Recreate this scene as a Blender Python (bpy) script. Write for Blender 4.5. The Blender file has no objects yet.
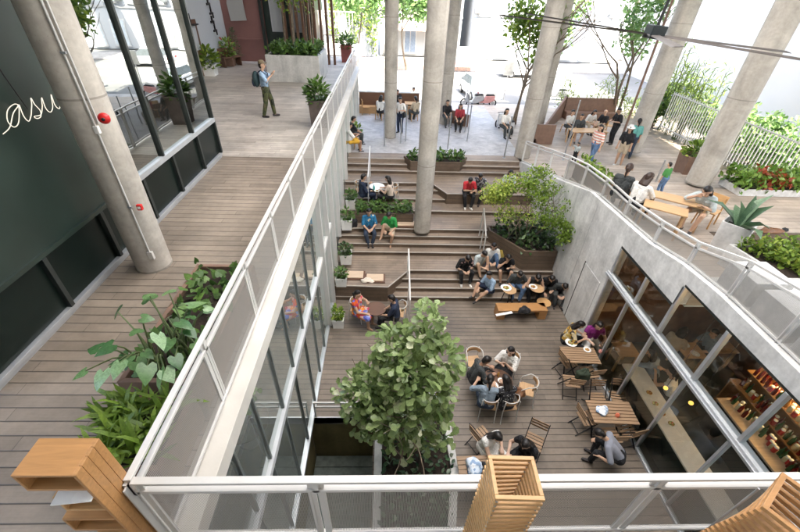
import bpy, math, random
import numpy as np
from mathutils import Vector, Matrix, Euler

random.seed(7)
RNG = np.random.default_rng(7)
S = bpy.context.scene
COL = S.collection
R = math.radians

# ------------------------------------------------------------------ camera
CAM_H = 9.2
PITCH, YAW, ROLL, FPX = R(36.46), R(2.52), R(2.19), 385.8
fw = Vector((math.sin(YAW) * math.cos(PITCH), math.cos(YAW) * math.cos(PITCH), -math.sin(PITCH)))
r0 = Vector((math.cos(YAW), -math.sin(YAW), 0))
u0 = r0.cross(fw)
rt = r0 * math.cos(ROLL) + u0 * math.sin(ROLL)
up = -r0 * math.sin(ROLL) + u0 * math.cos(ROLL)
cam = bpy.data.cameras.new('camera')
cam_o = bpy.data.objects.new('camera', cam)
COL.objects.link(cam_o)
cam.sensor_width = 36.0
cam.lens = 36.0 * FPX / 800.0
cam.clip_start = 0.05
cam.clip_end = 1500
cam_o.matrix_world = Matrix((
    (rt.x, up.x, -fw.x, 0), (rt.y, up.y, -fw.y, 0), (rt.z, up.z, -fw.z, CAM_H), (0, 0, 0, 1)))
S.camera = cam_o


def P(px, py, Z=None, X=None, Y=None):
    """survey: where the sight line through a photo pixel meets a real plane"""
    d = fw + rt * ((px - 400) / FPX) - up * ((py - 266) / FPX)
    if Z is not None:
        t = (Z - CAM_H) / d.z
    elif X is not None:
        t = X / d.x
    else:
        t = Y / d.y
    return Vector((d.x * t, d.y * t, CAM_H + d.z * t))


# ------------------------------------------------------------------ light
SUN_EL, SUN_AZ = R(58), R(152)      # azimuth of the sun, clockwise from +Y
W = bpy.data.worlds.new('World')
S.world = W
W.use_nodes = True
wn = W.node_tree.nodes
sky = wn.new('ShaderNodeTexSky')
sky.sky_type = 'NISHITA'
sky.sun_disc = False
sky.sun_elevation = SUN_EL
sky.sun_rotation = SUN_AZ
sky.air_density = 1.0
sky.dust_density = 3.0
sky.ozone_density = 1.0
bg = wn['Background']
bg.inputs['Strength'].default_value = 0.15
W.node_tree.links.new(sky.outputs[0], bg.inputs['Color'])
sl = bpy.data.lights.new('sun', 'SUN')
sl.energy = 2.6
sl.angle = R(0.5)
sl.color = (1.0, 0.95, 0.88)
so = bpy.data.objects.new('sun', sl)
COL.objects.link(so)
sd = Vector((math.sin(SUN_AZ) * math.cos(SUN_EL), math.cos(SUN_AZ) * math.cos(SUN_EL), math.sin(SUN_EL)))
so.rotation_euler = sd.to_track_quat('Z', 'Y').to_euler()
so.location = sd * 60
S.view_settings.view_transform = 'Standard'
S.view_settings.look = 'None'
S.view_settings.gamma = 1.0
S.view_settings.use_curve_mapping = False
S.view_settings.exposure = 3.4
S.view_settings.use_white_balance = True
S.view_settings.white_balance_temperature = 7000
S.view_settings.white_balance_tint = 8
S.cycles.max_bounces = 10
S.cycles.diffuse_bounces = 5
S.cycles.glossy_bounces = 4
S.cycles.transparent_max_bounces = 24
S.cycles.use_denoising = True
S.cycles.sample_clamp_indirect = 8.0

# ------------------------------------------------------------------ materials
MATS = {}


def nt(name, rough=0.6, metal=0.0, spec=0.4):
    m = bpy.data.materials.new(name)
    m.use_nodes = True
    b = m.node_tree.nodes['Principled BSDF']
    b.inputs['Roughness'].default_value = rough
    b.inputs['Metallic'].default_value = metal
    b.inputs['Specular IOR Level'].default_value = spec
    MATS[name] = m
    return m, m.node_tree.nodes, m.node_tree.links, b


def c4(c):
    return (c[0], c[1], c[2], 1.0)


def mat(name, col, rough=0.6, metal=0.0, var=0.18, scale=6.0, bump=0.0, spec=0.4, coord='Object', bscale=40.0):
    """a colour broken up by two noises, with optional bump"""
    if name in MATS:
        return MATS[name]
    m, n, l, b = nt(name, rough, metal, spec)
    tc = n.new('ShaderNodeTexCoord')
    a = n.new('ShaderNodeTexNoise')
    a.inputs['Scale'].default_value = scale
    a.inputs['Detail'].default_value = 5
    l.new(tc.outputs[coord], a.inputs['Vector'])
    mr = n.new('ShaderNodeMapRange')
    mr.inputs['From Min'].default_value = 0.3
    mr.inputs['From Max'].default_value = 0.7
    mr.inputs['To Min'].default_value = 1 - var
    mr.inputs['To Max'].default_value = 1 + var
    l.new(a.outputs['Fac'], mr.inputs['Value'])
    mx = n.new('ShaderNodeVectorMath')
    mx.operation = 'SCALE'
    mx.inputs[0].default_value = col[:3]
    l.new(mr.outputs[0], mx.inputs['Scale'])
    l.new(mx.outputs[0], b.inputs['Base Color'])
    rr = n.new('ShaderNodeMapRange')
    rr.inputs['To Min'].default_value = max(0.03, rough - 0.1)
    rr.inputs['To Max'].default_value = min(1, rough + 0.1)
    l.new(a.outputs['Fac'], rr.inputs['Value'])
    l.new(rr.outputs[0], b.inputs['Roughness'])
    if bump:
        f = n.new('ShaderNodeTexNoise')
        f.inputs['Scale'].default_value = bscale
        f.inputs['Detail'].default_value = 4
        l.new(tc.outputs[coord], f.inputs['Vector'])
        bp = n.new('ShaderNodeBump')
        bp.inputs['Strength'].default_value = bump
        bp.inputs['Distance'].default_value = 0.01
        l.new(f.outputs['Fac'], bp.inputs['Height'])
        l.new(bp.outputs[0], b.inputs['Normal'])
    return m


def math_node(n, l, op, a, b=None):
    k = n.new('ShaderNodeMath')
    k.operation = op
    for i, v in enumerate((a, b)):
        if v is None:
            continue
        if isinstance(v, (int, float)):
            k.inputs[i].default_value = v
        else:
            l.new(v, k.inputs[i])
    return k.outputs[0]


def deck_mat(name, col, pitch, off=0.0, axis='Y', groove=0.09, rough=0.55, blen=2.4, var=0.14, dark=0.25):
    """boards: grooves every PITCH metres, every board its own tone, butt joints, grain and scuffs"""
    m, n, l, b = nt(name, rough)
    g = n.new('ShaderNodeNewGeometry')
    sx = n.new('ShaderNodeSeparateXYZ')
    l.new(g.outputs['Position'], sx.inputs[0])
    across = sx.outputs[axis]
    along = sx.outputs['X' if axis != 'X' else 'Y']
    t = math_node(n, l, 'DIVIDE', math_node(n, l, 'ADD', across, off), pitch)
    idx = math_node(n, l, 'FLOOR', t)
    fr = math_node(n, l, 'FRACT', t)
    wn1 = n.new('ShaderNodeTexWhiteNoise')
    wn1.noise_dimensions = '1D'
    l.new(idx, wn1.inputs['W'])
    u = math_node(n, l, 'ADD', math_node(n, l, 'DIVIDE', along, blen), math_node(n, l, 'MULTIPLY', wn1.outputs['Value'], 7.0))
    uf = math_node(n, l, 'FRACT', u)
    ui = math_node(n, l, 'FLOOR', u)
    cb = n.new('ShaderNodeCombineXYZ')
    l.new(idx, cb.inputs[0])
    l.new(ui, cb.inputs[1])
    wn2 = n.new('ShaderNodeTexWhiteNoise')
    wn2.noise_dimensions = '3D'
    l.new(cb.outputs[0], wn2.inputs['Vector'])
    # grain stretched along the boards
    mp = n.new('ShaderNodeMapping')
    mp.inputs['Scale'].default_value = (3, 90, 3) if axis != 'X' else (90, 3, 3)
    l.new(g.outputs['Position'], mp.inputs[0])
    gr = n.new('ShaderNodeTexNoise')
    gr.inputs['Scale'].default_value = 1.0
    gr.inputs['Detail'].default_value = 4
    l.new(mp.outputs[0], gr.inputs['Vector'])
    st = n.new('ShaderNodeTexNoise')
    st.inputs['Scale'].default_value = 0.8
    st.inputs['Detail'].default_value = 6
    st.inputs['Roughness'].default_value = 0.75
    l.new(g.outputs['Position'], st.inputs['Vector'])
    f = math_node(n, l, 'ADD', 1 - var, math_node(n, l, 'MULTIPLY', wn2.outputs['Value'], 2 * var))
    f = math_node(n, l, 'MULTIPLY', f, math_node(n, l, 'ADD', 0.86, math_node(n, l, 'MULTIPLY', gr.outputs['Fac'], 0.28)))
    f = math_node(n, l, 'MULTIPLY', f, math_node(n, l, 'ADD', 0.2, math_node(n, l, 'MULTIPLY', st.outputs['Fac'], 1.6)))
    edge = math_node(n, l, 'MINIMUM', fr, math_node(n, l, 'SUBTRACT', 1.0, fr))
    mr = n.new('ShaderNodeMapRange')
    mr.inputs['From Min'].default_value = groove * 0.3
    mr.inputs['From Max'].default_value = groove
    mr.inputs['To Min'].default_value = dark
    mr.inputs['To Max'].default_value = 1.0
    l.new(edge, mr.inputs['Value'])
    e2 = math_node(n, l, 'MINIMUM', uf, math_node(n, l, 'SUBTRACT', 1.0, uf))
    m2 = n.new('ShaderNodeMapRange')
    m2.inputs['From Min'].default_value = 0.0006
    m2.inputs['From Max'].default_value = 0.002
    m2.inputs['To Min'].default_value = 0.45
    l.new(e2, m2.inputs['Value'])
    gm = math_node(n, l, 'MULTIPLY', mr.outputs[0], m2.outputs[0])
    f = math_node(n, l, 'MULTIPLY', f, gm)
    vm = n.new('ShaderNodeVectorMath')
    vm.operation = 'SCALE'
    vm.inputs[0].default_value = col
    l.new(f, vm.inputs['Scale'])
    l.new(vm.outputs[0], b.inputs['Base Color'])
    bp = n.new('ShaderNodeBump')
    bp.inputs['Strength'].default_value = 0.6
    bp.inputs['Distance'].default_value = 0.008
    l.new(gm, bp.inputs['Height'])
    l.new(bp.outputs[0], b.inputs['Normal'])
    rr = n.new('ShaderNodeMapRange')
    rr.inputs['To Min'].default_value = rough - 0.15
    rr.inputs['To Max'].default_value = rough + 0.15
    l.new(st.outputs['Fac'], rr.inputs['Value'])
    l.new(rr.outputs[0], b.inputs['Roughness'])
    return m


def concrete_mat(name, col, joint=None, rough=0.75, spec=0.3):
    m, n, l, b = nt(name, rough, 0, spec)
    g = n.new('ShaderNodeNewGeometry')
    a = n.new('ShaderNodeTexNoise')
    a.inputs['Scale'].default_value = 1.3
    a.inputs['Detail'].default_value = 8
    a.inputs['Roughness'].default_value = 0.62
    a.inputs['Distortion'].default_value = 0.6
    l.new(g.outputs['Position'], a.inputs['Vector'])
    d = n.new('ShaderNodeTexNoise')
    d.inputs['Scale'].default_value = 14
    d.inputs['Detail'].default_value = 6
    l.new(g.outputs['Position'], d.inputs['Vector'])
    vo = n.new('ShaderNodeTexVoronoi')
    vo.inputs['Scale'].default_value = 30
    l.new(g.outputs['Position'], vo.inputs['Vector'])
    pits = n.new('ShaderNodeMapRange')
    pits.inputs['From Min'].default_value = 0.05
    pits.inputs['From Max'].default_value = 0.16
    pits.inputs['To Min'].default_value = 0.72
    l.new(vo.outputs['Distance'], pits.inputs['Value'])
    mp = n.new('ShaderNodeMapping')
    mp.inputs['Scale'].default_value = (5, 5, 0.22)
    l.new(g.outputs['Position'], mp.inputs[0])
    sk = n.new('ShaderNodeTexNoise')
    sk.inputs['Scale'].default_value = 1.0
    sk.inputs['Detail'].default_value = 5
    l.new(mp.outputs[0], sk.inputs['Vector'])
    f = math_node(n, l, 'ADD', 0.08, math_node(n, l, 'MULTIPLY', a.outputs['Fac'], 1.05))
    f = math_node(n, l, 'ADD', f, math_node(n, l, 'MULTIPLY', sk.outputs['Fac'], 0.5))
    f = math_node(n, l, 'MULTIPLY', f, math_node(n, l, 'ADD', 0.8, math_node(n, l, 'MULTIPLY', d.outputs['Fac'], 0.4)))
    f = math_node(n, l, 'MULTIPLY', f, pits.outputs[0])
    vm = n.new('ShaderNodeVectorMath')
    vm.operation = 'SCALE'
    vm.inputs[0].default_value = col
    l.new(f, vm.inputs['Scale'])
    l.new(vm.outputs[0], b.inputs['Base Color'])
    bp = n.new('ShaderNodeBump')
    bp.inputs['Strength'].default_value = 0.25
    bp.inputs['Distance'].default_value = 0.01
    l.new(d.outputs['Fac'], bp.inputs['Height'])
    l.new(bp.outputs[0], b.inputs['Normal'])
    return m


def wood_mat(name, col, rough=0.45, scale=(2, 30, 30), var=0.35):
    m, n, l, b = nt(name, rough)
    tc = n.new('ShaderNodeTexCoord')
    mp = n.new('ShaderNodeMapping')
    mp.inputs['Scale'].default_value = scale
    l.new(tc.outputs['Object'], mp.inputs[0])
    a = n.new('ShaderNodeTexNoise')
    a.inputs['Scale'].default_value = 1.0
    a.inputs['Detail'].default_value = 6
    a.inputs['Distortion'].default_value = 1.2
    l.new(mp.outputs[0], a.inputs['Vector'])
    f = math_node(n, l, 'ADD', 1 - var, math_node(n, l, 'MULTIPLY', a.outputs['Fac'], 2 * var))
    vm = n.new('ShaderNodeVectorMath')
    vm.operation = 'SCALE'
    vm.inputs[0].default_value = col
    l.new(f, vm.inputs['Scale'])
    l.new(vm.outputs[0], b.inputs['Base Color'])
    bp = n.new('ShaderNodeBump')
    bp.inputs['Strength'].default_value = 0.15
    bp.inputs['Distance'].default_value = 0.004
    l.new(a.outputs['Fac'], bp.inputs['Height'])
    l.new(bp.outputs[0], b.inputs['Normal'])
    return m


def leaf_mat(name, dark, light, pale=None, rough=0.4, trans=0.25):
    m, n, l, b = nt(name, rough)
    at = n.new('ShaderNodeAttribute')
    at.attribute_name = 'tint'
    cr = n.new('ShaderNodeValToRGB')
    cr.color_ramp.elements[0].color = c4(dark)
    cr.color_ramp.elements[1].color = c4(light)
    if pale:
        cr.color_ramp.elements[1].position = 0.8
        e = cr.color_ramp.elements.new(1.0)
        e.color = c4(pale)
    l.new(at.outputs['Fac'], cr.inputs[0])
    g = n.new('ShaderNodeNewGeometry')
    no = n.new('ShaderNodeTexNoise')
    no.inputs['Scale'].default_value = 26
    no.inputs['Detail'].default_value = 5
    no.inputs['Distortion'].default_value = 1.5
    l.new(g.outputs['Position'], no.inputs['Vector'])
    vm = n.new('ShaderNodeVectorMath')
    vm.operation = 'SCALE'
    l.new(cr.outputs[0], vm.inputs[0])
    l.new(math_node(n, l, 'ADD', 0.35, math_node(n, l, 'MULTIPLY', no.outputs['Fac'], 1.3)), vm.inputs['Scale'])
    l.new(vm.outputs[0], b.inputs['Base Color'])
    tr = n.new('ShaderNodeBsdfTranslucent')
    l.new(vm.outputs[0], tr.inputs['Color'])
    mx = n.new('ShaderNodeMixShader')
    mx.inputs[0].default_value = trans
    l.new(b.outputs[0], mx.inputs[1])
    l.new(tr.outputs[0], mx.inputs[2])
    l.new(mx.outputs[0], n['Material Output'].inputs['Surface'])
    return m


def glass_mat(name, tint, base=0.06, ior=1.5, pale_veil=0.0):
    m = bpy.data.materials.new(name)
    m.use_nodes = True
    n, l = m.node_tree.nodes, m.node_tree.links
    n.remove(n['Principled BSDF'])
    t = n.new('ShaderNodeBsdfTransparent')
    t.inputs[0].default_value = c4(tint)
    g = n.new('ShaderNodeBsdfGlossy')
    g.inputs['Roughness'].default_value = 0.012
    g.inputs['Color'].default_value = (0.93, 0.98, 0.96, 1)
    fr = n.new('ShaderNodeFresnel')
    fr.inputs['IOR'].default_value = ior
    ge = n.new('ShaderNodeNewGeometry')
    no = n.new('ShaderNodeTexNoise')
    no.inputs['Scale'].default_value = 0.9
    l.new(ge.outputs['Position'], no.inputs['Vector'])
    bp = n.new('ShaderNodeBump')
    bp.inputs['Strength'].default_value = 0.05
    bp.inputs['Distance'].default_value = 0.05
    l.new(no.outputs['Fac'], bp.inputs['Height'])
    l.new(bp.outputs[0], g.inputs['Normal'])
    f = math_node(n, l, 'MINIMUM', 1.0, math_node(n, l, 'ADD', math_node(n, l, 'MULTIPLY', fr.outputs[0], 1.3), base))
    mx = n.new('ShaderNodeMixShader')
    l.new(f, mx.inputs[0])
    l.new(t.outputs[0], mx.inputs[1])
    l.new(g.outputs[0], mx.inputs[2])
    out = mx.outputs[0]
    if pale_veil:      # pale diffuse veil mixed in so dark panes look brighter
        df = n.new('ShaderNodeBsdfDiffuse')
        df.inputs[0].default_value = (.62, .67, .64, 1)
        du = n.new('ShaderNodeMapRange')
        du.inputs['To Min'].default_value = pale_veil * .5
        du.inputs['To Max'].default_value = pale_veil * 1.5
        l.new(no.outputs['Fac'], du.inputs['Value'])
        m2 = n.new('ShaderNodeMixShader')
        l.new(du.outputs[0], m2.inputs[0])
        l.new(mx.outputs[0], m2.inputs[1])
        l.new(df.outputs[0], m2.inputs[2])
        out = m2.outputs[0]
    l.new(out, n['Material Output'].inputs['Surface'])
    MATS[name] = m
    return m


def mesh_panel_mat(name, col, cell=0.022, open_=0.45):
    """perforated sheet: round holes punched by alpha"""
    m, n, l, b = nt(name, 0.5)
    b.inputs['Base Color'].default_value = c4(col)
    g = n.new('ShaderNodeNewGeometry')
    sx = n.new('ShaderNodeSeparateXYZ')
    l.new(g.outputs['Position'], sx.inputs[0])
    k = 2 * math.pi / cell
    xy = math_node(n, l, 'ADD', sx.outputs['X'], sx.outputs['Y'])
    a = math_node(n, l, 'SINE', math_node(n, l, 'MULTIPLY', xy, k))
    c = math_node(n, l, 'SINE', math_node(n, l, 'MULTIPLY', sx.outputs['Z'], k))
    s = math_node(n, l, 'ADD', a, c)
    hole = math_node(n, l, 'GREATER_THAN', s, open_)
    t = n.new('ShaderNodeBsdfTransparent')
    mx = n.new('ShaderNodeMixShader')
    l.new(hole, mx.inputs[0])
    l.new(b.outputs[0], mx.inputs[1])
    l.new(t.outputs[0], mx.inputs[2])
    l.new(mx.outputs[0], n['Material Output'].inputs['Surface'])
    return m


def emit_mat(name, col, strength):
    m = bpy.data.materials.new(name)
    m.use_nodes = True
    n, l = m.node_tree.nodes, m.node_tree.links
    n.remove(n['Principled BSDF'])
    e = n.new('ShaderNodeEmission')
    e.inputs[0].default_value = c4(col)
    e.inputs[1].default_value = strength
    l.new(e.outputs[0], n['Material Output'].inputs['Surface'])
    MATS[name] = m
    return m


def pattern_mat(name, cols, scale=14, kind='voronoi', rough=0.8):
    """printed cloth: patches of several colours, stripes or dots"""
    m, n, l, b = nt(name, rough, 0, 0.2)
    tc = n.new('ShaderNodeTexCoord')
    cr = n.new('ShaderNodeValToRGB')
    cr.color_ramp.interpolation = 'CONSTANT'
    el = cr.color_ramp.elements
    while len(el) < len(cols):
        el.new(0.5)
    for i, c in enumerate(cols):
        el[i].position = i / len(cols)
        el[i].color = c4(c)
    if kind == 'voronoi':
        v = n.new('ShaderNodeTexVoronoi')
        v.inputs['Scale'].default_value = scale
        l.new(tc.outputs['Object'], v.inputs['Vector'])
        sp = n.new('ShaderNodeSeparateColor')
        l.new(v.outputs['Color'], sp.inputs[0])
        l.new(sp.outputs[0], cr.inputs[0])
    elif kind == 'dots':
        v = n.new('ShaderNodeTexVoronoi')
        v.inputs['Scale'].default_value = scale
        v.inputs['Randomness'].default_value = 0.1
        l.new(tc.outputs['Object'], v.inputs['Vector'])
        l.new(math_node(n, l, 'SUBTRACT', 1.0, v.outputs['Distance']), cr.inputs[0])
    else:
        sx = n.new('ShaderNodeSeparateXYZ')
        l.new(tc.outputs['Object'], sx.inputs[0])
        l.new(math_node(n, l, 'FRACT', math_node(n, l, 'MULTIPLY', sx.outputs['Z'], scale)), cr.inputs[0])
    l.new(cr.outputs[0], b.inputs['Base Color'])
    return m


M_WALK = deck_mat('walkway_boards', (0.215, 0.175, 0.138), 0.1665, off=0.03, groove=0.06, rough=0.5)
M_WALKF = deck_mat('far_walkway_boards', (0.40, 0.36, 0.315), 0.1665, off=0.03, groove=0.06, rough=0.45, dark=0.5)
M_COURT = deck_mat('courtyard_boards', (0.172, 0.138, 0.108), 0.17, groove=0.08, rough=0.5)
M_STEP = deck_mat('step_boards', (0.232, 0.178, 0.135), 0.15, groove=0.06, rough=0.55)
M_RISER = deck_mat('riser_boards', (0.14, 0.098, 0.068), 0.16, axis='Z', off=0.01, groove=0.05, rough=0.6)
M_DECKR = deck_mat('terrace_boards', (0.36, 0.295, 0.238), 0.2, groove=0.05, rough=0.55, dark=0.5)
M_PAVE = concrete_mat('grey_paving', (0.48, 0.455, 0.44), rough=0.6)
M_CONC = concrete_mat('column_concrete', (0.46, 0.425, 0.375))
M_CONCL = concrete_mat('pale_concrete', (0.66, 0.65, 0.63))
M_CONCW = concrete_mat('wall_concrete', (0.68, 0.67, 0.65))
M_PLANTER = concrete_mat('planter_concrete', (0.58, 0.57, 0.54))
M_WHITE = mat('white_painted_steel', (0.56, 0.545, 0.52), 0.4, var=0.06, scale=3)
M_CREAM = mat('cream_ledge', (0.56, 0.53, 0.48), 0.6, var=0.1, scale=1.5, bump=0.1)
M_STEEL = mat('grey_steel', (0.42, 0.43, 0.44), 0.35, 0.7, var=0.1)
M_ALU = mat('aluminium_frame', (0.50, 0.52, 0.54), 0.38, 0.55, var=0.1, scale=3)
M_FRAMED = mat('dark_bronze_frame', (0.025, 0.03, 0.028), 0.35, var=0.2)
M_GREENW = mat('dark_green_panel', (0.020, 0.034, 0.028), 0.34, var=0.25, scale=1.2, spec=0.55)
M_BLACKP = mat('black_glossy_panel', (0.006, 0.011, 0.009), 0.35, var=0.3, scale=1.0, spec=0.22)
M_GLASSL = glass_mat('courtyard_glass', (0.80, 0.88, 0.85), 0.30, pale_veil=0.16)
M_GLASSW = glass_mat('window_glass', (0.45, 0.48, 0.46), 0.34)
M_GLASSR = glass_mat('storefront_glass', (0.90, 0.95, 0.93), 0.015)
M_MESH = mesh_panel_mat('perforated_sheet', (0.30, 0.285, 0.265), 0.013, 0.35)
M_HONEY = wood_mat('honey_wood', (0.40, 0.205, 0.08), 0.4)
M_HONEYP = wood_mat('pale_honey_wood', (0.50, 0.29, 0.125), 0.4)
M_SLAT = wood_mat('table_slat_wood', (0.30, 0.19, 0.11), 0.55)
M_OAK = wood_mat('oak_wood', (0.50, 0.31, 0.16), 0.5)
M_DARKW = wood_mat('dark_wood', (0.13, 0.065, 0.038), 0.5)
M_BLACK = mat('black_metal', (0.015, 0.015, 0.016), 0.45, var=0.2)
M_ROAD = mat('street_asphalt', (0.2, 0.2, 0.195), 0.85, var=0.12, scale=0.6, bump=0.2, bscale=60)
M_PALEW = mat('white_plaster', (0.38, 0.38, 0.375), 0.8, var=0.04, scale=0.6)
M_BLUEW = mat('cool_white_wall', (0.42, 0.435, 0.45), 0.8, var=0.03, scale=0.2)
M_PINK = mat('maroon_wall', (0.235, 0.115, 0.105), 0.7, var=0.12, scale=0.8, bump=0.1)
M_SOIL = mat('potting_soil', (0.035, 0.024, 0.017), 0.95, var=0.4, scale=20, bump=0.6)
M_BARK = mat('grey_bark', (0.16, 0.12, 0.085), 0.85, var=0.35, scale=12, bump=0.5)
M_STEM = mat('green_stem', (0.10, 0.13, 0.05), 0.6, var=0.3)
M_LEAFFIG = leaf_mat('fig_leaf', (0.12, 0.19, 0.06), (0.37, 0.47, 0.20), (0.66, 0.68, 0.46), 0.22, 0.36)
M_LEAFBR = leaf_mat('bright_leaf', (0.07, 0.13, 0.015), (0.22, 0.33, 0.045), (0.42, 0.48, 0.09), 0.5, 0.35)
M_LEAFDK = leaf_mat('dark_leaf', (0.018, 0.045, 0.014), (0.07, 0.14, 0.035), (0.22, 0.28, 0.14), 0.35)
M_LEAFMID = leaf_mat('mid_leaf', (0.035, 0.08, 0.015), (0.12, 0.22, 0.045), None, 0.45)
M_LEAFEAR = leaf_mat('elephant_ear_leaf', (0.04, 0.11, 0.035), (0.15, 0.26, 0.10), (0.30, 0.42, 0.26), 0.25, 0.2)
M_LEAFIVY = leaf_mat('ivy_leaf', (0.015, 0.05, 0.02), (0.09, 0.17, 0.08), (0.45, 0.5, 0.38), 0.35)
M_LEAFRED = leaf_mat('croton_leaf', (0.10, 0.22, 0.03), (0.22, 0.32, 0.06), (0.35, 0.07, 0.03), 0.4)
M_REDP = mat('red_plastic', (0.55, 0.02, 0.02), 0.3, var=0.08)
M_GREYPL = mat('grey_conduit', (0.5, 0.49, 0.47), 0.5, var=0.08)
M_TERRA = mat('brown_planter', (0.20, 0.12, 0.085), 0.6, var=0.15)
M_CERAM = mat('white_ceramic', (0.78, 0.77, 0.74), 0.25, var=0.04)
M_OLIVE = concrete_mat('olive_basement_wall', (0.20, 0.165, 0.075))
M_DKSTEP = mat('dark_basement_stair', (0.15, 0.175, 0.155), 0.6, var=0.3)
M_BRICK = mat('brown_timber_wall', (0.13, 0.062, 0.034), 0.6, var=0.4, scale=3, bump=0.2)
M_CAFEFL = mat('cafe_floor', (0.09, 0.10, 0.09), 0.35, var=0.25, scale=1.5)
M_CEIL = mat('white_roof_soffit', (0.72, 0.72, 0.70), 0.8, var=0.04)
M_NOSE = mat('step_nosing', (0.44, 0.39, 0.34), 0.5, var=0.1)
M_MULL = mat('dark_grey_mullion', (0.20, 0.22, 0.21), 0.35, 0.4, var=0.1, scale=3)
M_BEAM = mat('pale_grey_beam', (0.46, 0.47, 0.48), 0.6, 0.0, var=0.08, scale=3)
M_NEIGH = mat('neighbour_plaster', (0.66, 0.625, 0.575), 0.85, var=0.05, scale=0.25)
M_HUB = mat('fan_motor_paint', (0.014, 0.02, 0.022), 0.4, var=0.1)
M_ROOMFL = mat('room_floor_tile', (0.30, 0.31, 0.29), 0.3, var=0.15, scale=1.5)
M_JOINT = concrete_mat('joint_concrete', (0.30, 0.275, 0.24))

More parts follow.
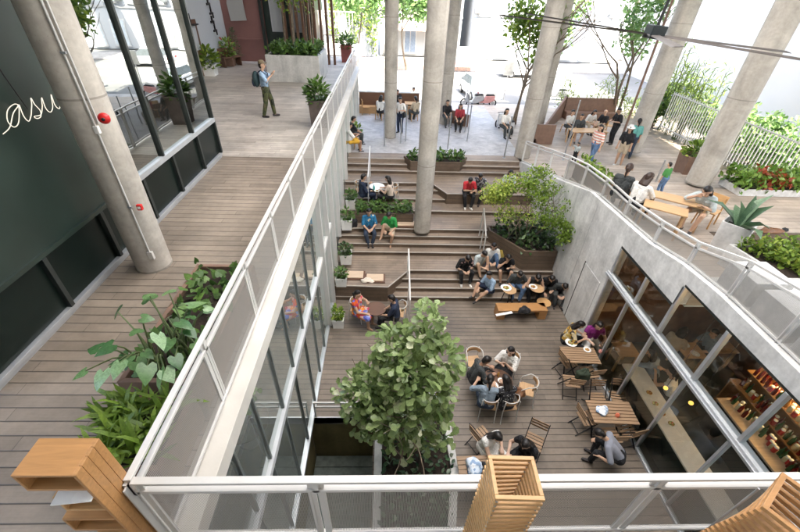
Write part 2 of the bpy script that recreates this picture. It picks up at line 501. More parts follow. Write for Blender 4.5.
# ------------------------------------------------------------------ mesh helpers
class MB:
    """collects boxes, bars, tubes, sheets and lathes into one mesh"""

    def __init__(self):
        self.v, self.f, self.m, self.s = [], [], [], []

    def add(self, vs, fs, mi=0, smooth=False):
        o = len(self.v)
        self.v += [tuple(x) for x in vs]
        for f in fs:
            self.f.append(tuple(i + o for i in f))
            self.m.append(mi)
            self.s.append(smooth)
        return self

    def box(self, a, b, mi=0):
        (x0, y0, z0), (x1, y1, z1) = a, b
        x0, x1 = sorted((x0, x1)); y0, y1 = sorted((y0, y1)); z0, z1 = sorted((z0, z1))
        vs = [(x0, y0, z0), (x1, y0, z0), (x1, y1, z0), (x0, y1, z0), (x0, y0, z1), (x1, y0, z1), (x1, y1, z1), (x0, y1, z1)]
        return self.add(vs, [(0, 3, 2, 1), (4, 5, 6, 7), (0, 1, 5, 4), (1, 2, 6, 5), (2, 3, 7, 6), (3, 0, 4, 7)], mi)

    def bar(self, a, b, w, h, mi=0, upv=(0, 0, 1)):
        """rectangular bar from a to b, w wide, h high"""
        a, b = Vector(a), Vector(b)
        d = (b - a).normalized()
        u = Vector(upv)
        if abs(d.dot(u)) > 0.98:
            u = Vector((0, 1, 0))
        s = d.cross(u).normalized()
        u = s.cross(d).normalized()
        q = [(-w / 2, -h / 2), (w / 2, -h / 2), (w / 2, h / 2), (-w / 2, h / 2)]
        vs = [a + s * x + u * y for x, y in q] + [b + s * x + u * y for x, y in q]
        return self.add(vs, [(3, 2, 1, 0), (4, 5, 6, 7), (0, 1, 5, 4), (1, 2, 6, 5), (2, 3, 7, 6), (3, 0, 4, 7)], mi)

    def tube(self, pts, r, seg=8, mi=0, closed=False):
        pts = [Vector(p) for p in pts]
        n = len(pts)
        rr = r if isinstance(r, (list, tuple)) else [r] * n
        ring = []
        prev = None
        for i, p in enumerate(pts):
            if closed:
                d = pts[(i + 1) % n] - pts[i - 1]
            else:
                d = pts[min(i + 1, n - 1)] - pts[max(i - 1, 0)]
            if d.length < 1e-9:
                d = Vector((0, 0, 1))
            d.normalize()
            if prev is None:
                u = Vector((0, 0, 1)) if abs(d.z) < 0.9 else Vector((1, 0, 0))
            else:
                u = prev
            s = d.cross(u)
            if s.length < 1e-6:
                s = d.cross(Vector((0, 1, 0.3)))
            s.normalize()
            u = s.cross(d).normalized()
            prev = u
            ring.append([p + (s * math.cos(2 * math.pi * k / seg) + u * math.sin(2 * math.pi * k / seg)) * rr[i] for k in range(seg)])
        vs = [q for rg in ring for q in rg]
        fs = []
        for i in range(n if closed else n - 1):
            j = (i + 1) % n
            for k in range(seg):
                k2 = (k + 1) % seg
                fs.append((i * seg + k, j * seg + k, j * seg + k2, i * seg + k2))
        self.add(vs, fs, mi, True)
        if not closed:
            self.add(ring[0], [tuple(range(seg))], mi)
            self.add(ring[-1], [tuple(range(seg))[::-1]], mi)
        return self

    def lathe(self, prof, c=(0, 0, 0), seg=20, mi=0, smooth=True):
        vs, fs = [], []
        for r, z in prof:
            for k in range(seg):
                a = 2 * math.pi * k / seg
                vs.append((c[0] + r * math.cos(a), c[1] + r * math.sin(a), c[2] + z))
        for i in range(len(prof) - 1):
            for k in range(seg):
                k2 = (k + 1) % seg
                fs.append((i * seg + k, i * seg + k2, (i + 1) * seg + k2, (i + 1) * seg + k))
        self.add(vs, fs, mi, smooth)
        for idx, fl in ((0, True), (len(prof) - 1, False)):
            ri = list(range(idx * seg, idx * seg + seg))
            self.add([vs[i] for i in ri], [tuple(range(seg))[::-1] if fl else tuple(range(seg))], mi)
        return self

    def prism(self, poly, z0, z1, mi=0):
        n = len(poly)
        vs = [(x, y, z0) for x, y in poly] + [(x, y, z1) for x, y in poly]
        fs = [tuple(range(n))[::-1], tuple(range(n, 2 * n))]
        fs += [(i, (i + 1) % n, n + (i + 1) % n, n + i) for i in range(n)]
        return self.add(vs, fs, mi)

    def prism_x(self, poly, x0, x1, mi=0):
        """poly in (y, z), extruded along x"""
        n = len(poly)
        vs = [(x0, y, z) for y, z in poly] + [(x1, y, z) for y, z in poly]
        fs = [tuple(range(n))[::-1], tuple(range(n, 2 * n))]
        fs += [(i, (i + 1) % n, n + (i + 1) % n, n + i) for i in range(n)]
        return self.add(vs, fs, mi)

    def quad(self, *vs, mi=0):
        return self.add(vs, [tuple(range(len(vs)))], mi)

    def ell(self, c, r, seg=12, rings=8, mi=0):
        vs, fs = [], []
        for i in range(rings + 1):
            t = math.pi * i / rings
            for k in range(seg):
                a = 2 * math.pi * k / seg
                vs.append((c[0] + r[0] * math.sin(t) * math.cos(a), c[1] + r[1] * math.sin(t) * math.sin(a), c[2] + r[2] * math.cos(t)))
        for i in range(rings):
            for k in range(seg):
                k2 = (k + 1) % seg
                fs.append((i * seg + k, (i + 1) * seg + k, (i + 1) * seg + k2, i * seg + k2))
        return self.add(vs, fs, mi, True)

    def build(self, name, m, parent=None, loc=None, rot=None, bevel=0.0, kind=None, fix=True):
        me = bpy.data.meshes.new(name)
        me.from_pydata(self.v, [], self.f)
        ms = m if isinstance(m, (list, tuple)) else [m]
        for x in ms:
            me.materials.append(x)
        me.polygons.foreach_set('material_index', self.m)
        me.polygons.foreach_set('use_smooth', self.s)
        if fix:
            import bmesh
            bm = bmesh.new()
            bm.from_mesh(me)
            bmesh.ops.recalc_face_normals(bm, faces=bm.faces)
            bm.to_mesh(me)
            bm.free()
        me.update()
        o = bpy.data.objects.new(name, me)
        COL.objects.link(o)
        if parent:
            o.parent = parent
        if loc is not None:
            o.location = loc
        if rot is not None:
            o.rotation_euler = rot
        if bevel:
            b = o.modifiers.new('edge', 'BEVEL')
            b.width = bevel
            b.segments = 2
            b.limit_method = 'ANGLE'
        if kind:
            o['kind'] = kind
        return o


def tag(o, label, cat, group=None):
    o['label'] = label
    o['category'] = cat
    if group:
        o['group'] = group
    return o


def thing(name, label, cat, loc=(0, 0, 0), rz=0.0, group=None):
    o = bpy.data.objects.new(name, None)
    o.empty_display_size = 0.1
    COL.objects.link(o)
    o.location = loc
    o.rotation_euler = (0, 0, rz)
    return tag(o, label, cat, group)


def kids(o):
    return [c for c in bpy.data.objects if c.parent is o]


def dup(o, loc=None, rz=None, label=None, group=None, _parent=None):
    """copy a thing with its parts and sub-parts"""
    c = o.copy()
    COL.objects.link(c)
    c.parent = _parent
    if loc is not None:
        c.location = loc
    if rz is not None:
        c.rotation_euler = (0, 0, rz)
    if label:
        c['label'] = label
    if group:
        c['group'] = group
    for k in list(o.children):
        dup(k, _parent=c)
    return c


def ground(name, mb, m, **k):
    return mb.build(name, m, kind='structure', **k)


# leaves: one mesh of many little bent blades, each with its own tint
TPL = {
    'oval': ([(0, 0, 0), (.25, .2, .03), (.6, .27, .02), (1, 0, -.10), (.6, -.27, .02), (.25, -.2, .03), (.5, 0, -.03)],
             [(0, 6, 1), (1, 6, 2), (2, 6, 3), (3, 6, 4), (4, 6, 5), (5, 6, 0)]),
    'fiddle': ([(0, 0, 0), (.25, .17, .05), (.45, .16, .04), (.75, .33, .02), (1, 0.10, -.10), (1, -.10, -.10), (.75, -.33, .02), (.45, -.16, .04), (.25, -.17, .05), (.5, 0, -.03), (.8, 0, -.07)],
               [(0, 9, 1), (1, 9, 2), (2, 9, 10, 3), (3, 10, 4), (4, 10, 5), (5, 10, 6), (6, 10, 9, 7), (7, 9, 8), (8, 9, 0)]),
    'heart': ([(0, 0, 0), (-.22, .22, .02), (-.12, .42, -.02), (.2, .46, -.05), (.6, .27, -.06), (1, 0, -.14), (.6, -.27, -.06), (.2, -.46, -.05), (-.12, -.42, -.02), (-.22, -.22, .02), (.3, 0, -.0), (.65, 0, -.05)],
              [(0, 10, 2, 1), (2, 10, 3), (3, 10, 11, 4), (4, 11, 5), (5, 11, 6), (6, 11, 10, 7), (7, 10, 8), (8, 10, 0, 9)]),
    'blade': ([(0, .04, 0), (.4, .07, .08), (.8, .05, .03), (1, 0, -.08), (.8, -.05, .03), (.4, -.07, .08), (0, -.04, 0)],
              [(0, 1, 5, 6), (1, 2, 4, 5), (2, 3, 4)]),
    'strap': ([(0, .05, 0), (.3, .12, .12), (.7, .11, .1), (1, 0, -.1), (.7, -.11, .1), (.3, -.12, .12), (0, -.05, 0), (.3, 0, .07), (.7, 0, .05)],
              [(0, 1, 7), (1, 2, 8, 7), (2, 3, 8), (3, 4, 8), (4, 5, 7, 8), (5, 6, 7), (6, 0, 7)]),
    'frond': ([(0, 0, 0)] + [(i / 8 + .02, sgn * .16 * math.sin(math.pi * (.12 + i / 9.5)), .16 * math.sin(math.pi * i / 9) - .03) for i in range(1, 9) for sgn in (1, -1)]
              + [(i / 8, 0, .2 * math.sin(math.pi * i / 9)) for i in range(1, 9)],
              [f for i in range(1, 8) for f in ((17 + i - 1, 1 + 2 * (i - 1), 17 + i), (17 + i - 1, 17 + i, 2 + 2 * (i - 1)))]),
}


def rot_frames(d, roll):
    """matrices whose x axis is d"""
    d = d / np.linalg.norm(d, axis=1, keepdims=True)
    upv = np.tile(np.array([0, 0, 1.0]), (len(d), 1))
    bad = np.abs(d[:, 2]) > 0.97
    upv[bad] = (1, 0, 0)
    y = np.cross(upv, d)
    y /= np.linalg.norm(y, axis=1, keepdims=True)
    z = np.cross(d, y)
    c, s = np.cos(roll)[:, None], np.sin(roll)[:, None]
    return d, y * c + z * s, z * c - y * s


def leaves(name, pos, direc, size, shape, m, parent=None, tint=None, roll=0.6, stuff=False, loc=None):
    pos = np.asarray(pos, float)
    n = len(pos)
    tv, tf = TPL[shape]
    tv = np.array(tv)
    size = np.broadcast_to(np.asarray(size, float), (n,))
    X, Y, Z = rot_frames(np.asarray(direc, float), RNG.normal(size=n) * roll)
    k = len(tv)
    V = pos[:, None, :] + (tv[None, :, 0:1] * X[:, None, :] + tv[None, :, 1:2] * Y[:, None, :] + tv[None, :, 2:3] * Z[:, None, :]) * size[:, None, None]
    V = V.reshape(-1, 3)
    F = []
    for i in range(n):
        o = i * k
        F += [tuple(o + q for q in f) for f in tf]
    me = bpy.data.meshes.new(name)
    me.from_pydata(V.tolist(), [], F)
    me.materials.append(m)
    if tint is None:
        tint = RNG.random(n)
    a = me.attributes.new('tint', 'FLOAT', 'POINT')
    a.data.foreach_set('value', np.repeat(np.clip(tint, 0, 1), k).astype(np.float32))
    me.polygons.foreach_set('use_smooth', [True] * len(F))
    me.update()
    o = bpy.data.objects.new(name, me)
    COL.objects.link(o)
    if parent:
        o.parent = parent
    if loc is not None:
        o.location = loc
    return o


def sphere_dirs(n, up_bias=0.3):
    d = RNG.normal(size=(n, 3))
    d /= np.linalg.norm(d, axis=1, keepdims=True)
    d[:, 2] += up_bias
    return d / np.linalg.norm(d, axis=1, keepdims=True)


def blob(n, c, r, shell=0.35):
    """points through an ellipsoid, denser near its skin"""
    d = RNG.normal(size=(n, 3))
    d /= np.linalg.norm(d, axis=1, keepdims=True)
    t = RNG.random(n) ** shell
    return np.array(c) + d * t[:, None] * np.array(r), d


# ------------------------------------------------------------------ ground, floors and terraces
WZ = 5.2      # walkway
PZ = 2.5      # street plateau
DZ = 4.0      # upper side terrace

BZ = -1.90     # basement floor
STEP_Y = [17.5, 17.22, 16.87, 15.95, 15.55, 15.05, 14.3, 13.1, 12.83, 12.52, 12.2, 11.28, 10.97, 10.67, 10.36]
STEP_Z = [PZ * (15 - i) / 15 for i in range(15)]
XS0, XS1 = -1.86, 6.23

mb = MB()
mb.box((-9, 5.75, -0.25), (-0.27, 10.7, 0)); mb.box((-0.27, 5.75, -0.25), (11, 10.7, 0))
mb.box((-0.27, -3, -0.25), (11, 5.75, 0)); mb.box((-9, -3, -0.25), (-1.95, 5.75, 0))
mb.box((-1.95, -3, -0.25), (-0.27, 0.5, 0))
ground('courtyard_floor', mb, M_COURT)
mb = MB()
for i in range(14):
    mb.box((-1.95, 5.75 - .32 * (i + 1), -3.0), (-0.28, 5.75 - .32 * i - .012, BZ - .012 * (i % 2)))
ground('basement_stair', mb, M_DKSTEP)
mb = MB()
mb.box((-1.95, 5.752, -3.0), (-0.29, 5.95, -0.26)); mb.box((-2.1, 0.5, -3.0), (-1.96, 5.75, -0.26)); mb.box((-0.272, 0.5, -3), (-.12, 5.75, -.26))
ground('basement_wall', mb, M_OLIVE)

mb = MB()
for i in range(15):
    y0, z = STEP_Y[i], STEP_Z[i]
    y1 = STEP_Y[i - 1] if i else 28.0
    if i == 0:
        mb.box((XS0, y0, z - .3), (XS1 + .02, 18.2, z))
        continue
    # tread and its own riser down to the ground; nosing proud of the riser
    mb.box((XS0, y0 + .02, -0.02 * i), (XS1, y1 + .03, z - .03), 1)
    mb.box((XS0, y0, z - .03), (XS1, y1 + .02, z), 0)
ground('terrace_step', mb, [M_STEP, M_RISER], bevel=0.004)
mb = MB()
for i in range(15):
    mb.box((XS0, STEP_Y[i] - .003, STEP_Z[i] - .026), (XS1 - .003, STEP_Y[i] + .035, STEP_Z[i] + .003))
ground('step_nosing', mb, M_NOSE)

# broad landings with a slanting corner that reach forward over the flights
def landing(poly, z, zb):
    m = MB()
    m.prism(poly, z - .035, z + .004, 0)
    cx = sum(p[0] for p in poly) / len(poly); cy = sum(p[1] for p in poly) / len(poly)
    if True:
        e = MB()
        for p, q in zip(poly, poly[1:]):
            if p[1] < 12.1 or z > 1:
                e.bar((p[0], p[1], z - .012), (q[0], q[1], z - .012), .03, .04)
        ground('landing_edge', e, M_NOSE)
    ins = [(cx + (x - cx) * .995, cy + (y - cy) * .99) for x, y in poly]
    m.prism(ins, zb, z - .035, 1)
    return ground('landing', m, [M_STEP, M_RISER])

a1, a2, a3 = P(333, 285, .667), P(388, 287, .667), P(408, 270.6, .667)
landing([(XS0, 12.2), (XS0, a1.y), (a2.x, a2.y), (a3.x, a3.y), (a3.x, 12.2)], .667, 0.0)
b1, b2 = P(433, 184, 2.0), P(447, 193.5, 2.0)
landing([(b1.x, 16.85), (b1.x, b1.y), (b2.x, b2.y), (XS1 - .01, b2.y), (XS1 - .01, 16.85)], 2.0, 1.5)

mb = MB()
mb.box((XS0, 18.2, PZ - .4), (6.5, 27.5, PZ)); ground('street_plaza', mb, M_PAVE)
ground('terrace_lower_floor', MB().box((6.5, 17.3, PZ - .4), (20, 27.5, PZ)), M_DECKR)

def zr(y):
    return DZ if y <= 11.5 else PZ if y >= 17.3 else DZ - (y - 11.5) / (17.3 - 11.5) * (DZ - PZ)

mb = MB()
for i in range(9):
    y0 = 11.5 + 5.8 / 9 * i
    mb.box((6.5, y0, 2.1), (15, y0 + 5.8 / 9 - .001, DZ - (i + 1) / 9 * 1.5 + .08))
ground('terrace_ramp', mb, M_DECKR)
mb = MB()
mb.box((6.5, 8.77, 3.7), (15, 11.5, DZ)); mb.box((6.5, 6.1, 3.72), (8.7, 8.77, DZ))
mb.box((8.7, 8.74, 3.42), (15, 8.77, 3.995), 1); mb.box((8.7, 8.5, 3.3), (15, 8.74, 3.72), 1)
mb.box((8.7, 3.5, 3.05), (15, 8.5, 3.4), 0)
mb.box((6.5, -2, 4.3), (8.72, 6.1, 4.5), 2)
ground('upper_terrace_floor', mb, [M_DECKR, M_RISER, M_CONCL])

mb = MB()
mb.box((-9.2, -4, WZ - .35), (-1.95, 10.35, WZ))
mb.box((-1.95, -4, WZ - .35), (9, 1.28, WZ))
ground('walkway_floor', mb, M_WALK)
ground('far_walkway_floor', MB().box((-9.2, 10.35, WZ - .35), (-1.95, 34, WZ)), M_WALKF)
mb = MB()
mb.box((-9.2, 24.3, WZ + .004), (-1.95, 34, WZ + .012))
ground('walkway_threshold', mb, M_PAVE)

mb = MB()
mb.box((-60, 27.5, 1.9), (70, 44, 2.3)); mb.quad((-400, 60, 2.2), (400, 60, 2.2), (400, 800, 2.2), (-400, 800, 2.2))
mb.quad((-400, 44, 2.2), (400, 44, 2.2), (400, 60, 2.2), (-400, 60, 2.2))
ground('street_road', mb, M_ROAD)
mb = MB()
mb.box((-60, 42, 2.3), (70, 46, 2.43)); mb.box((-60, 27.5, 2.3), (70, 28.6, 2.42))
ground('street_pavement', mb, M_PAVE, bevel=.02)
mb = MB()
for i in range(-12, 20):
    mb.box((i * 3.2, 35.0, 2.304), (i * 3.2 + 1.6, 35.13, 2.309))
ground('road_marking', mb, M_PALEW)
mb = MB()
mb.box((-12, -4, -0.3), (-9.02, 27.5, -0.02)); mb.box((15, 3, 1.9), (70, 27.5, 2.3)); mb.box((-60, 3, 1.9), (-9.2, 27.5, 2.3))
mb.box((-300, -300, -3.3), (300, 28, -3.2))
ground('surrounding_ground', mb, M_ROAD)

# roof over the court, resting on the round columns
mb = MB()
for a_, b_ in (((-10, -14), (18.5, 2.5)), ((-10, 2.5), (-1.5, 15.0)), ((7.0, 2.5), (18.5, 15.0)), ((-10, 15.0), (18.5, 23.5))):
    mb.box((a_[0], a_[1], 13.2), (b_[0], b_[1], 13.6))
tag(mb.build('canopy_roof', M_CEIL), 'high white roof slab carried by the round columns', 'roof')
M_DIFFUSER, n_, l_, b_ = nt('milky_diffuser', 0.5)
tr_ = n_.new('ShaderNodeBsdfTranslucent')
tr_.inputs[0].default_value = (.6, .6, .6, 1)
l_.new(tr_.outputs[0], n_['Material Output'].inputs['Surface'])
tag(MB().quad((-1.6, 2.4, 13.4), (7.1, 2.4, 13.4), (7.1, 15.1, 13.4), (-1.6, 15.1, 13.4)).build('light_diffuser', M_DIFFUSER), 'unseen milky panel added in the roof to soften light over the court', 'light_diffuser')  # out of view; added to spread soft top light into the court
tag(MB().box((-10, -4.5, -3), (18, -4.1, 13.2)).build('unseen_rear_wall', M_CONCL), 'unseen pale rear wall of the building behind the landing, blocking back light', 'wall')  # never in view; put in to block light from behind the camera

# ------------------------------------------------------------------ columns
def column(px, py, zb, r, label, extra=None):
    b = P(px, py, zb)
    t = thing('concrete_column', label, 'column', (b.x, b.y + r * .6, zb - .02), 0, 'round concrete columns')
    m = MB()
    prof = [(r, 0)]
    m.lathe([(r, z * (13.22 - zb) / 8) for z in range(9)], seg=36)
    m.build('shaft', M_CONC, t)
    j = MB()
    for z in (2.7, 5.4, 8.1):
        if z < 13 - zb:
            j.lathe([(r + .0015, z), (r + .0025, z + .012), (r + .0015, z + .024)], seg=36)
    j.build('pour_joint', M_JOINT, t)
    k_ = MB()
    k_.lathe([(r + .002, 0), (r + .004, .02), (r + .001, .05)], seg=36)
    k_.build('base_joint', M_JOINT, t)
    return t

col_near = column(150, 270, WZ, .27, 'concrete column on the walkway carrying the red fire bell')
col_mid = column(422, 232, 1.333, .315, 'tallest looking concrete column rising from the middle of the wooden steps')
column(390, 138, PZ, .31, 'concrete column beside the standing man in white shirt')
column(444, 124, PZ, .33, 'concrete column behind the step column, near the street')
column(523, 158, PZ, .37, 'concrete column where the steps meet the terrace rail')
column(539, 127, PZ, .30, 'slim concrete column beside the wooden bench wall')
column(634, 152, 2.75, .42, 'concrete column with two brown pipes running up beside it')
column(702, 185, DZ, .37, 'concrete column beside the brown planter box on the terrace')

# fire bell and conduit on the near column
cb = col_near.location
t = thing('fire_alarm', 'round red fire alarm bell fixed on the concrete column', 'alarm bell', P(107, 116, Y=cb.y - .16))
def face_to_cam(o):
    d = Vector((0.35, -1, 0))
    o.rotation_euler = d.to_track_quat('Z', 'Y').to_euler()
m = MB(); m.lathe([(.066, 0), (.07, .02), (.058, .05), (.03, .065), (.001, .068)], seg=24); o = m.build('bell', M_REDP, t); face_to_cam(o)
m = MB(); m.lathe([(.022, .066), (.02, .075), (.001, .078)], seg=14); o = m.build('bell_hub', M_BLACK, t); face_to_cam(o)
t.location += Vector((0.02, -.09, 0))
t = thing('alarm_button', 'small red call point low on the concrete column', 'call point', P(140, 207, Y=cb.y - .22))
m = MB(); m.box((-.035, -.03, -.045), (.035, .02, .045)); m.build('housing', M_REDP, t, bevel=.008)
m = MB(); m.box((-.02, -.034, -.02), (.02, -.03, .02)); m.build('push_plate', M_CERAM, t)
t = thing('conduit', 'thin grey conduit pipe strapped down the concrete column', 'pipe', (cb.x + .17, cb.y - .235, WZ))
m = MB(); m.tube([(0, 0, .35), (0, 0, 8)], .013); m.tube([(.035, .03, 2.4), (.035, .03, 8)], .011); m.build('pipe', M_GREYPL, t)
m = MB(); m.box((-.04, -.02, .28), (.04, .03, .42)); m.build('junction_box', M_GREYPL, t, bevel=.006)
m = MB(); m.box((-.03, -.02, 2.28), (.03, .03, 2.38)); m.build('coupling', M_CERAM, t, bevel=.006)
for z in (1.2, 3.2, 4.6):
    m = MB(); m.box((-.03, -.016, z), (.03, .02, z + .025)); m.build('strap', M_STEEL, t)

# two brown pipes climbing beside the far column
pb = P(641, 112, Y=22.0)
for k, (px0, py0, px1, py1) in enumerate(((637, 96, 690, 4), (643.5, 96, 695, 4))):
    a = P(px0, py0, Y=21.5)
    m = MB(); m.tube([(a.x, 21.5, PZ), (a.x, 21.5, 11.6), (a.x + .2, 21.4, 12.1), (a.x + 1.1, 21.0, 12.5)], .06, 10)
    tag(m.build('drain_pipe', M_TERRA), 'brown drain pipe of the pair climbing beside a concrete column', 'pipe', 'paired brown drain pipes')

# ------------------------------------------------------------------ walkway side: the cafe front
XF = -4.5
def fy(px, py, z=WZ):
    return P(px, py, Z=z).y
MUL = [2.85, fy(75, 311.5), fy(118, 261), fy(154, 223), fy(180, 196), fy(201, 173), 10.32]
t = thing('cafe_building', 'dark green cafe front with tall windows along the walkway', 'building')
m = MB()
m.box((XF - .06, 2.85, WZ + .13), (XF - .03, 10.3, 6.14)); m.build('lower_panel', M_BLACKP, t)
m = MB(); m.box((XF - .10, 2.85, WZ), (XF + .005, 10.3, WZ + .06)); m.box((XF - .06, 2.85, WZ + .06), (XF + .03, 10.3, WZ + .12)); m.build('base_rail', M_ALU, t, bevel=.004)
for y in MUL:
    m = MB(); m.box((XF - .08, y - .035, WZ + .12), (XF + .035, y + .035, 6.14)); m.build('mullion', M_FRAMED, t, bevel=.004)
YW = 6.15
m = MB(); m.box((XF - .08, 2.85, 6.14), (XF + .02, YW, 6.2)); m.build('ledge', M_GREENW, t)
m = MB(); m.box((XF - .5, 2.85, 6.2), (XF - .02, YW, 13.2)); m.build('wall', M_GREENW, t)
m = MB(); m.box((XF - .06, YW, 6.14), (XF + .05, 10.3, 6.24)); m.build('window_sill', M_ALU, t, bevel=.004)
m = MB(); m.box((XF - .1, YW, 6.2), (XF + .04, YW + .30, 13.2)); m.box((XF - .1, YW + .33, 6.24), (XF + .03, YW + .39, 13.2)); m.build('jamb', M_CREAM, t, bevel=.004)
wys = [YW + .39, P(157, 140, X=XF).y, P(190, 125, X=XF).y, 10.28]
for i in range(3):
    y0, y1 = wys[i], wys[i + 1]
    m = MB(); m.box((XF - .03, y0, 6.24), (XF - .015, y1, 13.2)); m.build('window_pane', M_GLASSW, t)
    m = MB(); m.box((XF - .06, y1 - .027, 6.24), (XF + .04, y1 + .027, 13.2)); m.build('window_frame', M_FRAMED, t, bevel=.004)
m = MB(); m.box((XF - 4.6, 10.25, WZ), (XF - .06, 10.33, 13.2)); m.box((XF - 4.6, 2.8, WZ), (XF - 4.5, 10.3, 13.2)); m.build('end_wall', M_GREENW, t)
# curtains seen behind the glass
for y in (7.0, 9.7):
    m = MB(); m.tube([(XF - .35, y - .25 + .05 * k, 0) for k in range(1)] * 2, .01) if False else None
    pts = [(XF - .32 + .035 * math.sin(k * 1.9), y - .5 + k * .04) for k in range(26)]
    for (xa, ya), (xb, yb) in zip(pts, pts[1:]):
        m.quad((xa, ya, WZ + .2), (xb, yb, WZ + .2), (xb, yb, 12.5), (xa, ya, 12.5))
    m.build('curtain', M_PALEW, t)

# neon script on the dark wall: letters a s u v
neon = emit_mat('neon_tube_white', (1.0, 0.93, 0.82), .12)
t = thing('neon_sign', 'white neon script lettering on the dark green cafe wall', 'sign', (XF + .02, 4.72, 7.66))
def stroke(pts, name):
    m = MB()
    sm = []
    n = len(pts)
    for i in range(n - 1):
        p0, p1, p2, p3 = (np.array(pts[max(i - 1, 0)]), np.array(pts[i]), np.array(pts[i + 1]), np.array(pts[min(i + 2, n - 1)]))
        for k in range(6):
            s = k / 6
            q = .5 * (2 * p1 + (p2 - p0) * s + (2 * p0 - 5 * p1 + 4 * p2 - p3) * s * s + (3 * p1 - p0 - 3 * p2 + p3) * s ** 3)
            sm.append((.03, q[0] * .85, q[1] * .66))
    sm.append((.03, pts[-1][0] * .85, pts[-1][1] * .66))
    m.tube(sm, .0048, 8)
    m.build(name, neon, t)
stroke([(-.15, -.04), (.0, .02), (.16, .2), (.3, .29), (.24, .33), (.1, .27), (.02, .12), (.06, .0), (.16, .03), (.27, .2), (.32, .3), (.3, .1), (.34, .0), (.43, .08)], 'letter_a')
stroke([(.43, .08), (.53, .24), (.57, .34), (.58, .22), (.62, .1), (.58, 0), (.5, -.01), (.47, .04), (.6, .03), (.7, .16)], 'letter_s')
stroke([(.7, .16), (.76, .29), (.74, .1), (.79, .01), (.88, .08), (.96, .29), (.94, .1), (.99, .01), (1.07, .1)], 'letter_u')
stroke([(1.07, .1), (1.14, .28), (1.13, .1), (1.18, .02), (1.27, .14), (1.3, .28), (1.38, .22)], 'letter_v')
m = MB(); m.tube([(.012, .38, .12), (.012, .3, .5), (.012, .2, 1.2), (.012, .1, 3.0)], .008); m.build('cable', M_BLACK, t)

# ------------------------------------------------------------------ rails
def rail(name, label, pts, h, posts, panels=True, side=1, ledge=None, base=.06):
    """flat handrail, second bar, posts in pairs and punched sheets; pts are the base line"""
    t = thing(name, label, 'railing')
    up_ = Vector((0, 0, 1))
    for (a, b) in zip(pts, pts[1:]):
        a, b = Vector(a[:3]), Vector(b[:3])
        m = MB(); m.bar(a + up_ * h[0], b + up_ * h[0], .055, .03); m.build('handrail', M_WHITE, t, bevel=.004)
        m = MB(); m.bar(a + up_ * (h[0] - .13), b + up_ * (h[0] - .13), .05, .035); m.build('upper_bar', M_WHITE, t, bevel=.004)
        m = MB(); m.bar(a + up_ * base, b + up_ * base, .04, .035); m.build('lower_bar', M_WHITE, t, bevel=.004)
        L = (b - a).length
        n = max(1, round(L / posts))
        d = (b - a) / n
        dn = d.normalized()
        for i in range(n + 1):
            p = a + d * i
            m = MB()
            for s in (-.035, .035):
                q = p + dn * s
                m.bar(q - up_ * .08, q + up_ * (h[0] - .02), .012, .055, upv=(dn.x, dn.y, 0))
            m.bar(p + up_ * (h[0] - .16), p + up_ * (h[0] - .01), .05, .05)
            m.build('post', M_WHITE, t)
            if panels and i < n:
                a2, b2 = p + dn * .055, p + d - dn * .055
                m = MB(); m.quad(a2 + up_ * (base + .02), b2 + up_ * (base + .02), b2 + up_ * (h[0] - .15), a2 + up_ * (h[0] - .15))
                m.build('mesh_panel', M_MESH, t)
                for q0 in (a2, b2):
                    MB().bar(q0 + up_ * base, q0 + up_ * (h[0] - .14), .02, .02).build('panel_edge', M_WHITE, t)
    return t

rail('walkway_railing', 'long white railing with mesh panels running down the walkway edge', [(-1.86, 1.36, WZ), (-1.86, 24.6, WZ)], (1.02,), 1.34)
rail('landing_railing', 'white railing crossing in front of the wooden frame towers', [(-1.83, 1.36, WZ), (7.4, 1.36, WZ)], (1.02,), 1.36)
m = MB(); m.box((-1.95, 1.28, 4.95), (-1.66, 24.6, 5.196)); m.box((-1.95, 1.26, 4.8), (-1.84, 24.6, 4.95))
tag(m.build('concrete_ledge', M_CREAM, bevel=.006), 'cream ledge under the walkway railing above the courtyard glass', 'ledge')

RB = [(17.4, 2.5), (12.96, 3.58), (10.72, 4.18), (7.6, 4.36), (6.42, 4.58), (5.41, 4.66), (0.5, 4.62)]
RT = [(17.6, 3.45), (12.73, 4.52), (11.0, 4.80), (8.9, 4.80), (6.71, 5.03), (5.42, 5.44), (4.4, 5.62), (0.5, 5.62)]
def interp(tab, y):
    tab = sorted(tab)
    return float(np.interp(y, [a for a, b in tab], [b for a, b in tab]))
t = thing('terrace_railing', 'white railing climbing along the side terrace above the storefront', 'railing')
XRR = 6.36
ys = [17.5, 15.9, 14.4, 12.9, 11.6, 10.3, 9.0, 7.6, 6.45, 5.3, 4.15, 3.0, 1.7]
for i, y in enumerate(ys):
    zt, zb = interp(RT, y), interp(RB, y)
    m = MB()
    for s in (-.035, .035):
        m.bar((XRR, y + s, zb - .08), (XRR, y + s, zt - .02), .055, .012)
    m.bar((XRR, y, zt - .16), (XRR, y, zt), .05, .05)
    m.build('post', M_WHITE, t)
    if i + 1 < len(ys):
        y2 = ys[i + 1]
        zt2, zb2 = interp(RT, y2), interp(RB, y2)
        for nm, a, b, w, h in (('handrail', zt, zt2, .055, .035), ('upper_bar', zt - .13, zt2 - .13, .05, .035), ('lower_bar', zb + .05, zb2 + .05, .04, .035)):
            m = MB(); m.bar((XRR, y, a), (XRR, y2, b), w, h); m.build(nm, M_WHITE, t)
        if y <= 12.9:
            m = MB(); m.quad((XRR, y - .05, zb + .07), (XRR, y2 + .05, zb2 + .07), (XRR, y2 + .05, zt2 - .15), (XRR, y - .05, zt - .15)); m.build('mesh_panel', M_MESH, t)

